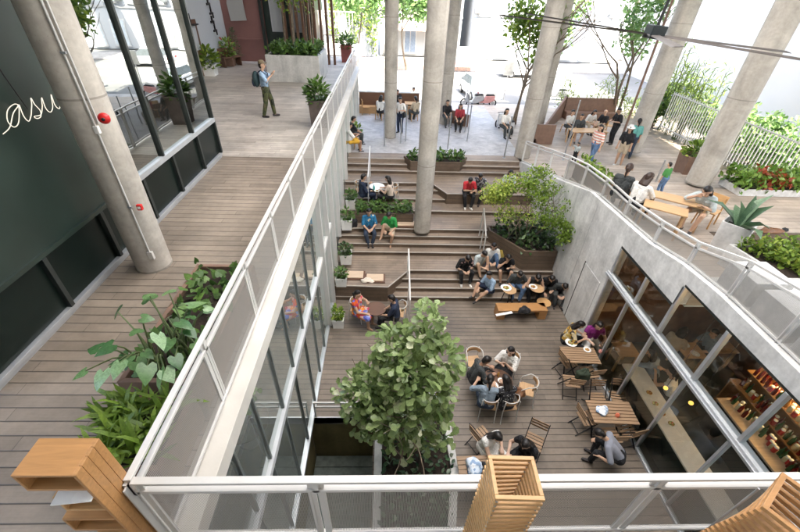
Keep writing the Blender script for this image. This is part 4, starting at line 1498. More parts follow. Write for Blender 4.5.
# crown: lobes that stand where the photo's crown stands (tree-local metres)
LOB = [((.05, .0, 2.6), (.6, .55, .7), 270), ((-.6, .1, 2.1), (.6, .55, .42), 210), ((.45, .0, 2.1), (.5, .5, .7), 210), ((-.15, -.3, 1.75), (.8, .5, .5), 230),
       ((.36, .35, 3.55), (.27, .3, .7), 100), ((-.34, .3, 3.05), (.36, .36, .5), 120), ((.1, .3, 3.1), (.35, .35, .5), 110), ((.66, .1, 2.85), (.36, .36, .5), 100), ((-1.0, .15, 1.75), (.5, .45, .42), 130), ((.15, -.3, 1.15), (.8, .5, .4), 170), ((-.7, -.2, 1.35), (.45, .4, .3), 80)]
for c, r_, k in LOB:
    p, d = blob(int(k * 1.1), c, r_, .42)
    nrm = d * np.array([1, 1, .6]) + np.array([0, 0, .42])
    # a blade lies near the tangent of the crown's skin and droops outward
    side = np.cross(nrm, RNG.normal(size=nrm.shape))
    side /= np.linalg.norm(side, axis=1, keepdims=True)
    dd = side * .75 + d * .75 + np.array([0, 0, -.1])
    pos.append(p); dr.append(dd); sz.append(RNG.uniform(.13, .27, len(p)))
    tn.append(np.clip(RNG.normal(.5, .25, len(p)) + .1 * np.sin(p[:, 0] * 5 + p[:, 2] * 4), 0, 1))
leaves('crown', np.vstack(pos), np.vstack(dr), np.concatenate(sz), 'fiddle', M_LEAFFIG, t, np.concatenate(tn), .55)
# stakes
for i, (x, y) in enumerate(((.05, 4.3), (.85, 4.35))):
    pass
t = thing('tree_stake', 'wooden stakes tied round the foot of the fig', 'stake frame', (.45, 4.6, .44))
for x, y in ((-.3, -.2), (.35, -.2), (-.25, .25), (.35, .25)):
    MB().tube([(x, y, 0), (x * .8, y * .8, 1.1)], .022, 8).build('pole', M_BARK, t)
MB().tube([(-.32, -.18, .7), (.36, -.18, .75)], .02, 8).build('cross_bar', M_BARK, t)
# ground ivy in the planter
p = np.column_stack([RNG.uniform(-.08, 1.5, 620), RNG.uniform(2.6, 5.9, 620), .46 + RNG.random(620) * .3])
p = p[p[:, 0] < 1.2 + (p[:, 1] - 2) * .15]
o = leaves('ground_ivy', p, sphere_dirs(len(p), .5), RNG.uniform(.1, .17, len(p)), 'oval', M_LEAFIVY, None, RNG.random(len(p)) ** 1.3)
o['kind'] = 'stuff'; o['label'] = 'dark variegated ivy covering the soil round the fig'


def pot_cube(label, loc, s, h, m_, plant, rz=0.0):
    t = thing('potted_plant', label, 'potted plant', loc, rz)
    m = MB()
    a, b = s / 2, s / 2 * .88
    th = .03
    vs = [(-b, -b, 0), (b, -b, 0), (b, b, 0), (-b, b, 0), (-a, -a, h), (a, -a, h), (a, a, h), (-a, a, h),
          (-a + th, -a + th, h), (a - th, -a + th, h), (a - th, a - th, h), (-a + th, a - th, h), (-b + th, -b + th, h * .8), (b - th, -b + th, h * .8), (b - th, b - th, h * .8), (-b + th, b - th, h * .8)]
    fs = [(0, 3, 2, 1)] + [(i, (i + 1) % 4, 4 + (i + 1) % 4, 4 + i) for i in range(4)] + [(4 + i, 4 + (i + 1) % 4, 8 + (i + 1) % 4, 8 + i) for i in range(4)] + [(8 + i, 8 + (i + 1) % 4, 12 + (i + 1) % 4, 12 + i) for i in range(4)]
    m.add(vs, fs)
    m.build('pot', m_, t, bevel=.004)
    MB().box((-b + th, -b + th, h * .78), (b - th, b - th, h * .82)).build('soil', M_SOIL, t)
    plant(t, h * .82, s)
    return t


def bushy(n, rx, rz_, m_, size, shape='oval', lift=None):
    def f(t, z, s):
        p, d = blob(n, (0, 0, z + (lift if lift is not None else rz_ * .75)), (rx, rx, rz_), .5)
        p[:, 2] = np.maximum(p[:, 2], z + .01)
        leaves('foliage', p, d * np.array([1, 1, .5]) + np.array([0, 0, .35]), RNG.uniform(.7, 1.25, n) * size, shape, m_, t)
        m = MB()
        for k in range(4):
            a = k * 1.7
            m.tube([(math.cos(a) * .03, math.sin(a) * .03, z - .02), (math.cos(a) * rx * .5, math.sin(a) * rx * .5, z + rz_)], .008, 5)
        m.build('stem', M_STEM, t)
    return f


def arching(n, L, m_, shape='blade', tilt=.9, wide=1.0):
    def f(t, z, s):
        a = RNG.random(n) * 6.28
        el = RNG.uniform(.35, 1.3, n) * tilt
        d = np.column_stack([np.cos(a) * np.cos(el), np.sin(a) * np.cos(el), np.sin(el)])
        p = np.column_stack([np.cos(a) * .05, np.sin(a) * .05, np.full(n, z)])
        leaves('foliage', p, d, RNG.uniform(.7, 1.15, n) * L, shape, m_, t, roll=.25)
    return f

_pc = pot_cube


def pot_step(label, p, *a):
    return _pc(label, (p.x + .13, p.y, p.z), *a)
pw = lambda px, py, z, s=.36, h=.34: P(px, py, z)
pot_step('white cube pot with a young plant on the courtyard floor by the glass', P(335, 325, 0), .38, .36, M_CERAM, bushy(110, .17, .28, M_LEAFBR, .13))
pot_step('white cube pot with a small shrub at the landing edge', P(338, 284, .671), .38, .36, M_CERAM, bushy(110, .2, .24, M_LEAFMID, .13))
pot_step('white cube pot with a leafy shrub one flight above the landing', P(343, 262, .8), .42, .42, M_CERAM, bushy(130, .22, .28, M_LEAFDK, .13))
pot_step('white cube pot next to the black backpack', P(344, 228, 1.337), .42, .44, M_CERAM, bushy(110, .24, .26, M_LEAFMID, .14))
pot_step('white cube pot behind the man in navy', P(348, 207, 1.5), .40, .40, M_CERAM, bushy(110, .22, .26, M_LEAFMID, .14))
pot_cube('small pot with bright leaves beside the reader in yellow shorts', P(357, 139, PZ), .34, .32, M_CERAM, bushy(90, .24, .30, M_LEAFBR, .18))

def box_planter(name, label, poly_pts, z0, z1, m_, th=.05):
    """planter box on a quadrilateral plan"""
    t = thing(name, label, 'planter', (0, 0, 0))
    ri_ = inset(poly_pts, th)
    m = MB()
    n = len(poly_pts)
    for i in range(n):
        j = (i + 1) % n
        m.prism([poly_pts[i], poly_pts[j], ri_[j], ri_[i]], z0, z1)
    m.build('planter_wall', m_, t, bevel=.006)
    MB().prism(inset(poly_pts, th + .002), z0 + .01, z1 - .06).build('soil', M_SOIL, t)
    return t

def fill(t, name, n, x, y, z, m_, size, shape='oval', up_=.5, label=None):
    p = np.column_stack([RNG.uniform(*x, n), RNG.uniform(*y, n), RNG.uniform(*z, n)])
    d = RNG.normal(size=(n, 3)); d /= np.linalg.norm(d, axis=1, keepdims=True)
    d = d + np.array([0, 0, up_])
    return leaves(name, p, d, RNG.uniform(.7, 1.2, n) * size, shape, m_, t)

# planter in front of the small white table
t = box_planter('bench_planter', 'long wooden planter of low green leaves behind the two seated friends', [(-1.25, 13.5), (1.05, 13.5), (1.05, 14.2), (-1.25, 14.2)], 1.33, 1.78, M_RISER, .05)
fill(t, 'foliage', 420, (-1.2, 1.0), (13.5, 14.2), (1.75, 2.05), M_LEAFMID, .17)
# planter beside the column at the head of the steps
q0, q1 = P(411, 161, PZ), P(464, 162, PZ)
t = box_planter('step_planter', 'brown planter of green leaves at the head of the steps behind the column', [(1.05, 16.9), (3.3, 16.9), (3.75, 17.6), (.75, 17.6)], 2.0, 2.62, M_RISER, .05)
fill(t, 'foliage', 380, (1.0, 3.5), (16.95, 17.6), (2.6, 2.95), M_LEAFMID, .2)

# planter of the delicate tree beside the concrete wall
e0, e1 = P(486, 234, 1.17), P(520, 260, .75)
t = box_planter('wall_planter', 'brown corner planter with bushes and a delicate tree by the concrete wall', [(4.0, 12.8), (5.0, 11.4), (6.2, 11.4), (6.2, 13.2), (4.0, 13.2)], .667, 1.5, M_RISER, .06)
n = 900
p = np.column_stack([RNG.uniform(4.1, 6.15, n), RNG.uniform(11.45, 13.1, n), 1.45 + RNG.random(n) ** 1.4 * .7])
p = p[1.4 * (p[:, 0] - 4.0) + (p[:, 1] - 12.8) > .12]
leaves('shrub', p, sphere_dirs(len(p), .4), RNG.uniform(.12, .22, len(p)), 'oval', M_LEAFDK, t, RNG.random(len(p)) ** 1.2)
t = thing('small_tree', 'delicate fine leaved tree rising from the planter by the concrete wall', 'tree', (5.2, 12.1, 1.42))
rr = random.Random(3)
tips = []
m = MB()
for d0 in ((-.35, .0, 1), (.1, .1, 1), (.4, -.1, 1), (-.1, -.2, 1)):
    branch(m, (d0[0] * .2, d0[1] * .2, 0), d0, 1.0, .035, 3, tips, .75, .12, rr)
m.build('trunk', M_BARK, t)
pos, tnt = [], []
LOB = [((-1.05, .3, 1.9), (.7, .6, .5), 620), ((-.3, .4, 2.2), (.9, .6, .45), 620), ((.4, .2, 1.9), (.85, .6, .55), 480), ((.95, -.3, 1.5), (.45, .6, .6), 420), ((-.75, -.1, 1.25), (.7, .5, .4), 420), ((1.0, -.95, .95), (.22, .55, .65), 330), ((-1.45, .4, 1.75), (.5, .5, .4), 420), ((.65, -.8, 1.6), (.3, .45, .6), 340), ((.75, -1.2, 1.0), (.2, .4, .5), 200), ((-.1, -.2, 1.75), (.9, .5, .4), 420), ((.2, .7, 2.55), (.5, .4, .3), 190), ((.3, -.4, 1.3), (.7, .5, .4), 300)]
for c, r_, k in LOB:
    p, _d = blob(int(k * 1.5), c, r_, .6)
    g = np.sin(p[:, 0] * 4.1 + 1) + np.sin(p[:, 1] * 4.7) + np.sin(p[:, 2] * 5.3 + 2)
    p = p[g > -.75 + RNG.random(len(p)) * .5]
    pos.append(p); tnt.append(np.clip(.75 - .22 * (p[:, 0] + .6) + RNG.normal(0, .18, len(p)), 0, 1))
p = np.vstack(pos)
leaves('crown', p, sphere_dirs(len(p), .1), RNG.uniform(.07, .13, len(p)), 'oval', M_LEAFBR, t, np.concatenate(tnt))

# elephant ears and ferns in the boxes along the walkway rail
t = box_planter('walkway_planter', 'brown timber planter of elephant ears along the walkway railing', [(-2.85, 2.62), (-2.0, 2.62), (-2.0, 4.75), (-2.85, 4.75)], WZ, WZ + .48, M_TERRA, .06)
pl = thing('elephant_ear', 'big elephant ear plant with heart shaped leaves leaning over the walkway', 'plant', (-2.42, 3.6, WZ + .42))
ST = MB()
lp, ld, ls = [], [], []
rr = random.Random(11)
EAR = [(150, 296, 1.35), (169, 293, 1.35), (189, 305, 1.3), (205, 308, 1.2), (118, 312, 1.15), (137, 333, 1.2), (158, 335, 1.3), (99, 348, 1.05), (112, 345, 1.1), (120, 363, 1.05), (85, 371, .95), (103, 372, 1.0), (145, 352, 1.15), (170, 340, 1.2), (188, 330, 1.2), (175, 357, 1.1), (160, 372, 1.0), (147, 366, 1.1), (195, 343, 1.1), (180, 322, 1.3), (142, 318, 1.25), (132, 356, .95), (168, 318, 1.0), (190, 318, .9)]
base_pts = [(-.1, .8), (-.05, .1), (.1, -.5), (-.15, -.7), (.05, .45)]
for (px, py, hz) in EAR + [(q[0] + rr.uniform(-11, 13), q[1] + rr.uniform(-9, 14), q[2] * rr.uniform(.75, .95)) for q in EAR[::3]]:
    tip = P(px, py, WZ + hz * .85)
    b = min(base_pts, key=lambda q: (q[0] - (tip.x + 2.42)) ** 2 + (q[1] - (tip.y - 3.6)) ** 2)
    a = Vector((b[0] + rr.uniform(-.1, .1), b[1] + rr.uniform(-.12, .12), 0))
    e = Vector((tip.x + 2.42, tip.y - 3.6, tip.z - WZ - .42))
    mid = a.lerp(e, .55) + Vector((0, 0, .14))
    ST.tube([a, a.lerp(mid, .6) + Vector((0, 0, .05)), mid, e], [.013, .012, .009, .006], 6)
    out = Vector((e.x - a.x, e.y - a.y, 0))
    out = out.normalized() if out.length > .05 else Vector((rr.uniform(-1, 1), rr.uniform(-1, 1), 0)).normalized()
    dd = out + Vector((rr.uniform(-.5, .5), rr.uniform(-.5, .5), -.25))
    lp.append(e); ld.append(dd); ls.append(rr.uniform(.11, .20))
ST.build('stalk', M_STEM, pl)
leaves('foliage', lp, ld, np.array(ls), 'heart', M_LEAFEAR, pl, roll=.35)
p = np.column_stack([RNG.uniform(-.36, .36, 150), RNG.uniform(-.9, 1.0, 150), RNG.uniform(.02, .22, 150)])
und = thing('low_plant', 'low bright undergrowth beneath the elephant ears', 'plant', (-2.42, 3.6, WZ + .42))
leaves('foliage', p, sphere_dirs(150, .4), RNG.uniform(.07, .14, 150), 'heart', M_LEAFMID, und)
t = box_planter('walkway_planter', 'short timber planter of ferns between the shelf and the elephant ears', [(-2.75, 1.72), (-2.0, 1.72), (-2.0, 2.5), (-2.75, 2.5)], WZ, WZ + .42, M_TERRA, .06)
fe = thing('fern', 'bright green ferns spilling beside the wooden shelf', 'fern', (-2.38, 2.1, WZ + .38))
n = 230
p = np.column_stack([RNG.uniform(-.3, .3, n), RNG.uniform(-.33, .33, n), RNG.uniform(0, .1, n)])
a = RNG.random(n) * 6.28; el = RNG.uniform(.2, 1.2, n)
leaves('frond_leaf', p, np.column_stack([np.cos(a) * np.cos(el), np.sin(a) * np.cos(el), np.sin(el)]), RNG.uniform(.2, .42, n), 'blade', M_LEAFBR, fe, RNG.random(n) * .6, .5)

# box with a shrub half way along the walkway rail, and the red pot at its far end
q = P(313, 128, WZ)
pot_cube('brown square planter with a leafy shrub along the walkway railing', (-2.27, q.y + .25, WZ), .56, .85, mat('grey_brown_box', (.12, .095, .085), .6), bushy(330, .36, .45, M_LEAFMID, .17, lift=.32))
q = P(347, 62, WZ)
pot_cube('red tapering pot with a green bush at the far end of the railing', (q.x + .0, q.y, WZ), .62, .9, mat('maroon_pot', (.22, .06, .055), .5), bushy(260, .48, .45, M_LEAFMID, .2, lift=.3))

# big concrete planter with slim trees
XA, XB, YA, YB = -5.62, -3.2, 19.85, 22.6
t = box_planter('concrete_planter', 'large pale concrete planter full of shrubs on the walkway', [(XA, YA), (XB, YA), (XB, YB), (XA, YB)], WZ, WZ + 1.12, M_PLANTER, .12)
fill(t, 'shrub', 1300, (XA + .1, XB - .1), (YA + .1, YB - .1), (WZ + 1.08, WZ + 1.45), M_LEAFMID, .22)
for k, (x, y) in enumerate(((-5.0, 21.4), (-4.5, 20.9), (-4.0, 21.6), (-3.6, 21.0), (-4.7, 22.1))):
    tr = thing('slim_tree', 'slim young tree growing in the large concrete planter', 'tree', (x, y, WZ + 1.05), 0, 'slim trees in the concrete planter')
    MB().tube([(0, 0, 0), (.05, .03, 1.5), (-.03, .05, 3.2), (.04, 0, 5)], [.05, .045, .035, .02], 7).build('trunk', M_BARK, tr)
    p, d = blob(420, (0, 0, 3.6), (1.0, 1.0, 2.1), .6)
    leaves('crown', p, sphere_dirs(420, .1), RNG.uniform(.12, .22, 420), 'oval', M_LEAFBR, tr)

M_LEAFAG = leaf_mat('agave_leaf', (.04, .09, .05), (.12, .2, .11), (.2, .28, .18), .35, .1)
# right terrace planters
q = P(726, 253, DZ)
pot_cube('pale square pot of a broad leaved agave on the upper deck', P(722, 252, DZ + .0), .6, .85, M_CONCL, lambda t, z, s: (arching(9, .85, M_LEAFAG, 'strap', .95)(t, z, s)), R(38))
t = thing('concrete_planter', 'row of pale concrete planter blocks behind the storefront parapet', 'planter', (0, 0, 0))
for y0_, y1_ in ((4.3, 5.05), (5.2, 5.9), (3.0, 4.15), (1.5, 2.9)):
    MB().prism([(6.62, y0_), (7.35, y0_), (7.35, y1_), (6.62, y1_)], 4.5, 5.05).build('block', M_CONCL, t, bevel=.01)
t = box_planter('hedge_planter', 'pale planter with a clipped green hedge above the storefront', [(8.3, 5.3), (10.6, 5.3), (9.3, 7.3), (7.9, 7.3)], 3.4, 4.55, M_CONCL, .06)
n = 1900
u = RNG.random(n); v = RNG.random(n)
p = np.column_stack([8.0 + u * 1.3 + (1 - v) * 1.0, 7.25 - (1 - v) * 1.9, 4.5 + RNG.random(n) * .35])
leaves('foliage', p, sphere_dirs(n, .4), RNG.uniform(.08, .15, n), 'oval', M_LEAFBR, t)
# slatted low bench beyond the hedge
q = P(785, 258, 3.4)
# croton bed on the upper deck
c0, c1_ = P(738, 196, DZ), P(830, 200, DZ)
t = box_planter('flower_bed', 'low bed of green and red croton leaves on the upper deck', [(c0.x, c0.y), (c1_.x + .6, c0.y), (c1_.x + .6, c0.y + .95), (c0.x, c0.y + .95)], DZ, DZ + .22, M_CONCL, .05)
n = 1500
p = np.column_stack([RNG.uniform(c0.x - .05, c1_.x + .6, n), RNG.uniform(c0.y - .05, c0.y + 1.0, n), DZ + .15 + RNG.random(n) ** .7 * .5])
tt = np.where((np.sin(p[:, 0] * 3.2) > .2) & (RNG.random(n) < .5), 1.0, RNG.random(n) * .78)
leaves('foliage', p, sphere_dirs(n, .5), RNG.uniform(.13, .22, n), 'oval', M_LEAFRED, t, tt)
# brown planter box near the terrace column
q = P(691, 168, 3.4)
pot_cube('brown square planter with a green bush beside the terrace column', (q.x, q.y, zr(q.y) - .05), .95, .9, M_TERRA, bushy(300, .55, .4, M_LEAFBR, .2, lift=.25), R(-12))
# planters just behind the rail at the head of the ramp
q = P(592, 178, 3.3)
t = box_planter('rail_planter', 'long brown planter with green leaves behind the climbing railing', [(6.6, 10.9), (7.1, 10.9), (7.1, 12.9), (6.6, 12.9)], 3.4, 4.3, M_TERRA, .05)
fill(t, 'foliage', 150, (6.65, 7.1), (10.9, 12.9), (4.27, 4.55), M_LEAFBR, .17)

# ------------------------------------------------------------------ people
SKINS = [mat('skin_light', (.50, .31, .21), .5, var=.08, scale=12), mat('skin_tan', (.38, .21, .13), .5, var=.08, scale=12), mat('skin_pale', (.58, .38, .28), .5, var=.08, scale=12)]
M_HAIR = mat('black_hair', (.012, .009, .008), .42, var=.3, scale=25, bump=.4)
M_HAIRB = mat('brown_hair', (.035, .017, .01), .45, var=.3, scale=25, bump=.4)
M_EYE = mat('eye_dark', (.02, .012, .01), .3)
M_LIP = mat('lip', (.35, .10, .08), .45, var=.05)
M_JEAN = mat('denim', (.10, .17, .29), .85, var=.25, scale=9, bump=.2)
M_JEAND = mat('dark_denim', (.03, .045, .075), .85, var=.25, scale=9, bump=.2)
M_NAVY = mat('navy_cloth', (.02, .03, .06), .85, var=.2)
M_BLKC = mat('black_clothes', (.016, .016, .018), .85, var=.3, scale=5)
M_CHAR = mat('charcoal_cloth', (.05, .055, .055), .85, var=.25)
M_WHTC = mat('white_cotton', (.72, .70, .66), .85, var=.07, scale=8)
M_GREYB = mat('grey_blue_cotton', (.24, .30, .36), .85, var=.12)
M_LBLUE = mat('light_blue_cotton', (.30, .42, .56), .85, var=.12)
M_LGREY = mat('light_grey_cotton', (.45, .50, .50), .85, var=.1)
M_BLUET = pattern_mat('blue_tee_print', [(.025, .16, .30)] * 9 + [(.6, .55, .4)], 14)
M_GREENT = mat('green_tee', (.02, .27, .06), .85, var=.12)
M_REDT = mat('red_shirt', (.50, .03, .04), .85, var=.12)
M_YEL = mat('yellow_shorts', (.65, .36, .04), .85, var=.12)
M_BEIGE = mat('beige_cloth', (.45, .37, .27), .85, var=.12)
M_PURP = mat('purple_top', (.22, .02, .17), .85, var=.15)
M_FLORAL = pattern_mat('flowered_dress', [(.65, .10, .03), (.12, .14, .45), (.70, .42, .34), (.60, .05, .10), (.28, .33, .60), (.7, .25, .05)], 9)
M_YFLOR = pattern_mat('yellow_flowered_blouse', [(.60, .40, .10), (.65, .55, .35), (.08, .06, .05), (.5, .28, .06)], 13)
M_DOTS = pattern_mat('spotted_top', [(.03, .03, .035)] * 3 + [(.6, .6, .58)], 22, 'dots')
M_STRIPE = pattern_mat('striped_top', [(.75, .72, .68), (.62, .28, .22)], 9, 'stripe')
M_CAMO = pattern_mat('camouflage_cloth', [(.06, .07, .035), (.11, .10, .06), (.03, .035, .025), (.08, .09, .04)], 10)
M_PRINT = pattern_mat('printed_black_tee', [(.02, .02, .022)] * 10 + [(.45, .3, .28)], 18)
M_SHOE = mat('dark_shoe', (.03, .025, .025), .5)
M_SHOEW = mat('white_shoe', (.7, .68, .65), .5)


def capsule(m, a, b, ra, rb, seg=12):
    a, b = Vector(a), Vector(b)
    d = b - a
    L = d.length
    if L < 1e-5:
        m.ell(a, (ra, ra, ra), seg, 8)
        return
    d /= L
    s = d.orthogonal().normalized()
    u = d.cross(s)
    rings = []
    for i in range(4):
        t = math.pi / 2 * i / 4
        rings.append((a - d * ra * math.cos(t), ra * math.sin(t)))
    rings.append((a, ra)); rings.append((a.lerp(b, .5), (ra + rb) / 2)); rings.append((b, rb))
    for i in range(1, 5):
        t = math.pi / 2 * i / 4
        rings.append((b + d * rb * math.sin(t), rb * math.cos(t)))
    vs = [c + (s * math.cos(2 * math.pi * k / seg) + u * math.sin(2 * math.pi * k / seg)) * max(r, 1e-4) for c, r in rings for k in range(seg)]
    fs = [(i * seg + k, i * seg + (k + 1) % seg, (i + 1) * seg + (k + 1) % seg, (i + 1) * seg + k) for i in range(len(rings) - 1) for k in range(seg)]
    fs.append(tuple(range(seg))[::-1]); fs.append(tuple(len(vs) - seg + k for k in range(seg)))
    m.add(vs, fs, 0, True)


def ik(a, b, l1, l2, pole):
    a, b, pole = Vector(a), Vector(b), Vector(pole)
    d = b - a
    L = d.length
    if L > (l1 + l2) * .995:
        b = a + d * ((l1 + l2) * .995 / L); d = b - a; L = d.length
    L = max(L, abs(l1 - l2) + .02)
    x = (l1 * l1 - l2 * l2 + L * L) / (2 * L)
    h = math.sqrt(max(0, l1 * l1 - x * x))
    dn = d.normalized()
    pn = pole - dn * pole.dot(dn)
    pn = pn.normalized() if pn.length > 1e-4 else dn.orthogonal()
    return a + dn * x + pn * h, b


PENDING = []


def remeshed(m, name, mt, parent, vox, it=4, faces=None):
    o = m.build(name, mt, parent, fix=False)
    r = o.modifiers.new('skin', 'REMESH')
    r.mode = 'VOXEL'
    r.voxel_size = vox
    r.use_smooth_shade = True
    s = o.modifiers.new('soft', 'SMOOTH')
    s.factor = .5
    s.iterations = it
    PENDING.append((o, faces))
    return o


def person(label, loc, rz, pose='sit', top=M_WHTC, bottom=M_JEAN, hair=M_HAIR, hairlen=0, skin=0, sleeve=.45, legs=1.0, lean=8, head=(0, 0), hands=None,
           feet=None, s=1.1, shoes=M_SHOE, skirt=False, hat=None, drop=.45, knees=.11, group=None):
    """faces +Y locally; root at the floor (stand) or at the seat (sit). head = (nod forward, turn to the left) degrees"""
    t = thing('person', label, 'person', loc, R(rz), group)
    k = s
    sit = pose == 'sit'
    pel = Vector((0, 0, .10 if sit else .93)) * k
    Rl = Matrix.Rotation(-R(lean), 3, 'X')
    def tor(x, y, z): return pel + Rl @ (Vector((x, y, z)) * k)
    neck0, neck = tor(0, -.01, .43), tor(0, .015, .53)
    hr = Matrix.Rotation(R(head[1]), 3, 'Z') @ Matrix.Rotation(-R(lean * .6 + head[0]), 3, 'X')
    hc = neck + hr @ (Vector((0, .02, .115)) * k)
    def hd(x, y, z): return hc + hr @ (Vector((x, y, z)) * k)
    sh = [tor(sx * .17, -.01, .42) for sx in (-1, 1)]
    hip = [pel + Vector((sx * .085, 0, -.01)) * k for sx in (-1, 1)]
    # feet and hands
    if feet is None:
        if sit:
            feet = [(-knees, .44, -drop), (knees, .42, -drop)]
        elif pose == 'walk':
            feet = [(-.08, .26, 0), (.08, -.24, .03)]
        else:
            feet = [(-.11, .02, 0), (.11, -.03, 0)]
    ank = [Vector((f[0] * k, f[1] * k, f[2] + .08 * k)) for f in feet]
    if hands is None:
        hands = [(-.12, .38, .16), (.12, .38, .16)] if sit else [(-.25, .08, .82), (.25, .10, .82)]
    wr = [Vector(h) * k for h in hands]
    kn, el = [], []
    for i, sx in enumerate((-1, 1)):
        q, ank[i] = ik(hip[i], ank[i], .43 * k, .42 * k, (sx * .25, 1, .25) if sit else (sx * .05, 1, 0))
        kn.append(q)
        q, wr[i] = ik(sh[i], wr[i], .28 * k, .25 * k, (sx * .8, -.55, -.6))
        el.append(q)
    # ---- body, one skin
    m = MB()
    C = lambda a, b, ra, rb, seg=12: capsule(m, a, b, ra * k, rb * k, seg)
    C(hip[0], hip[1], .105, .105)
    for sx in (-1, 1):
        C(pel + Vector((sx * .055 * k, 0, .02 * k)), tor(sx * .075, 0, .32), .098, .095)
    C(tor(-.12, -.01, .41), tor(.12, -.01, .41), .068, .068)
    C(neck0, neck + (hc - neck) * .5, .056, .05)
    m.ell(hc, (.001, .001, .001), 4, 3)
    C(hd(0, -.015, .03), hd(0, .0, .035), .088, .088, 16)
    C(hd(0, .02, .02), hd(0, .035, -.065), .072, .046, 14)
    C(hd(0, .085, .015), hd(0, .108, -.02), .010, .016, 8)
    for sx in (-1, 1):
        C(hd(sx * .086, -.01, .02), hd(sx * .088, -.012, -.02), .018, .013, 8)
        C(hd(sx * .034, .068, .038), hd(sx * .02, .075, .038), .014, .012, 8)
    for i, sx in enumerate((-1, 1)):
        C(sh[i], el[i], .050, .040)
        C(el[i], wr[i], .040, .027)
        fd = (wr[i] - el[i]).normalized()
        ins = Vector((-sx, 0, 0)); ins = (ins - fd * ins.dot(fd)).normalized()
        curl = fd.cross(ins) * sx
        if curl.z > 0: curl = -curl
        pm = wr[i] + fd * .075 * k
        for q in (-1, 0, 1):
            C(wr[i] + ins * q * .012 * k, pm + ins * q * .026 * k, .020, .017, 8)
        for q, ln in ((-.034, .062), (-.012, .075), (.011, .078), (.033, .07)):
            b0 = pm + ins * q * k
            b1 = b0 + (fd + ins * q * 3 + curl * .25).normalized() * ln * .55 * k
            b2 = b1 + (fd * .6 + curl * .9).normalized() * ln * .5 * k
            C(b0, b1, .0115, .0105, 8); C(b1, b2, .0105, .0085, 8)
        th0 = wr[i] + fd * .03 * k + ins * .026 * k
        th1 = th0 + (fd * .7 + ins * .8 + curl * .3).normalized() * .04 * k
        C(th0, th1, .015, .012, 8); C(th1, th1 + (fd + curl * .4).normalized() * .032 * k, .012, .009, 8)
        C(hip[i], kn[i], .088, .058)
        C(kn[i], kn[i].lerp(ank[i], .35), .056, .056); C(kn[i].lerp(ank[i], .3), ank[i], .056, .036)
        fdir = Vector(((sx * .15), 1, 0)).normalized()
        C(ank[i], ank[i] + fdir * .03 * k + Vector((0, 0, -.045 * k)), .036, .036)
        C(ank[i] + Vector((0, 0, -.045 * k)) - fdir * .03 * k, ank[i] + fdir * .13 * k + Vector((0, 0, -.052 * k)), .034, .026)
    eyes = [hd(-.033, .082, .015), hd(.033, .082, .015)]
    mouth = hd(0, .082, -.052)
    remeshed(m, 'body', [SKINS[skin], M_EYE, M_LIP], t, .0115 * max(.8, k), 2, (eyes, mouth, k))
    # ---- shoes
    if shoes:
        for i, sx in enumerate((-1, 1)):
            fdir = Vector(((sx * .15), 1, 0)).normalized()
            m = MB()
            capsule(m, ank[i] + Vector((0, 0, -.04 * k)) - fdir * .035 * k, ank[i] + fdir * .14 * k + Vector((0, 0, -.048 * k)), .045 * k, .034 * k)
            m2 = remeshed(m, 'shoe', shoes, t, .014, 2)
    # ---- trousers, shorts or skirt
    if bottom:
        m = MB()
        g = .016
        C(hip[0], hip[1], .105 + g, .105 + g)
        C(pel, pel + Rl @ Vector((0, 0, .09 * k)), .108 + g, .112 + g)
        if skirt:
            for q in (0, .25, .5, .75, 1):
                a_, b_ = hip[0].lerp(hip[1], q), kn[0].lerp(kn[1], q)
                e = a_.lerp(b_, 1.0)
                if not sit:
                    e = a_.lerp(b_, 1.0) * 1 + Vector(((q - .5) * .14 * k, 0, 0))
                C(a_, e, .10 + g, .085 + g)
        else:
            for i in (0, 1):
                if legs <= .6:
                    C(hip[i], hip[i].lerp(kn[i], legs / .6 * .92), .092 + g, .075 + g)
                else:
                    C(hip[i], kn[i], .09 + g, .062 + g)
                    C(kn[i], kn[i].lerp(ank[i], (legs - .6) / .4 * .93), .060 + g, .045 + g)
        remeshed(m, 'skirt' if skirt else ('trousers' if legs > .6 else 'shorts'), bottom, t, .016, 3)
    # ---- top
    m = MB()
    g = .017
    for sx in (-1, 1):
        C(pel + Rl @ (Vector((sx * .055, 0, .05)) * k), tor(sx * .075, 0, .32), .104 + g, .098 + g)
    C(tor(-.12, -.01, .405), tor(.12, -.01, .405), .070 + g, .070 + g)
    if sleeve > 0:
        for i in (0, 1):
            f = min(1, sleeve / .5)
            C(sh[i], sh[i].lerp(el[i], f), .055 + g, .048 + g)
            if sleeve > .5:
                C(el[i], el[i].lerp(wr[i], (sleeve - .5) / .5 * .9), .044 + g, .034 + g)
    remeshed(m, 'dress_top' if skirt and bottom is top else 'shirt', top, t, .016, 3)
    # ---- hair
    if hair:
        m = MB()
        C(hd(0, -.028, .045), hd(0, -.012, .055), .092, .09, 14)
        C(hd(0, -.05, .01), hd(0, -.055, -.03), .075, .062, 12)
        C(hd(0, .045, .088), hd(0, .02, .1), .045, .05, 10)
        if hairlen == 1:      # to the shoulders
            for x in (-.07, -.035, 0, .035, .07):
                C(hd(x, -.045, 0), hd(x * 1.15, -.085 + abs(x) * .3, -.2), .045, .035, 10)
        elif hairlen == 2:    # tied back
            C(hd(0, -.09, .02), hd(0, -.13, .0), .035, .04, 10)
            C(hd(0, -.13, .0), hd(0, -.125, -.2), .04, .018, 10)
        elif hairlen == 3:    # long down the back
            for x in (-.08, -.04, 0, .04, .08):
                C(hd(x, -.045, 0), hd(x * 1.2, -.10 + abs(x) * .3, -.33), .048, .028, 10)
        remeshed(m, 'hair', hair, t, .0135, 2)
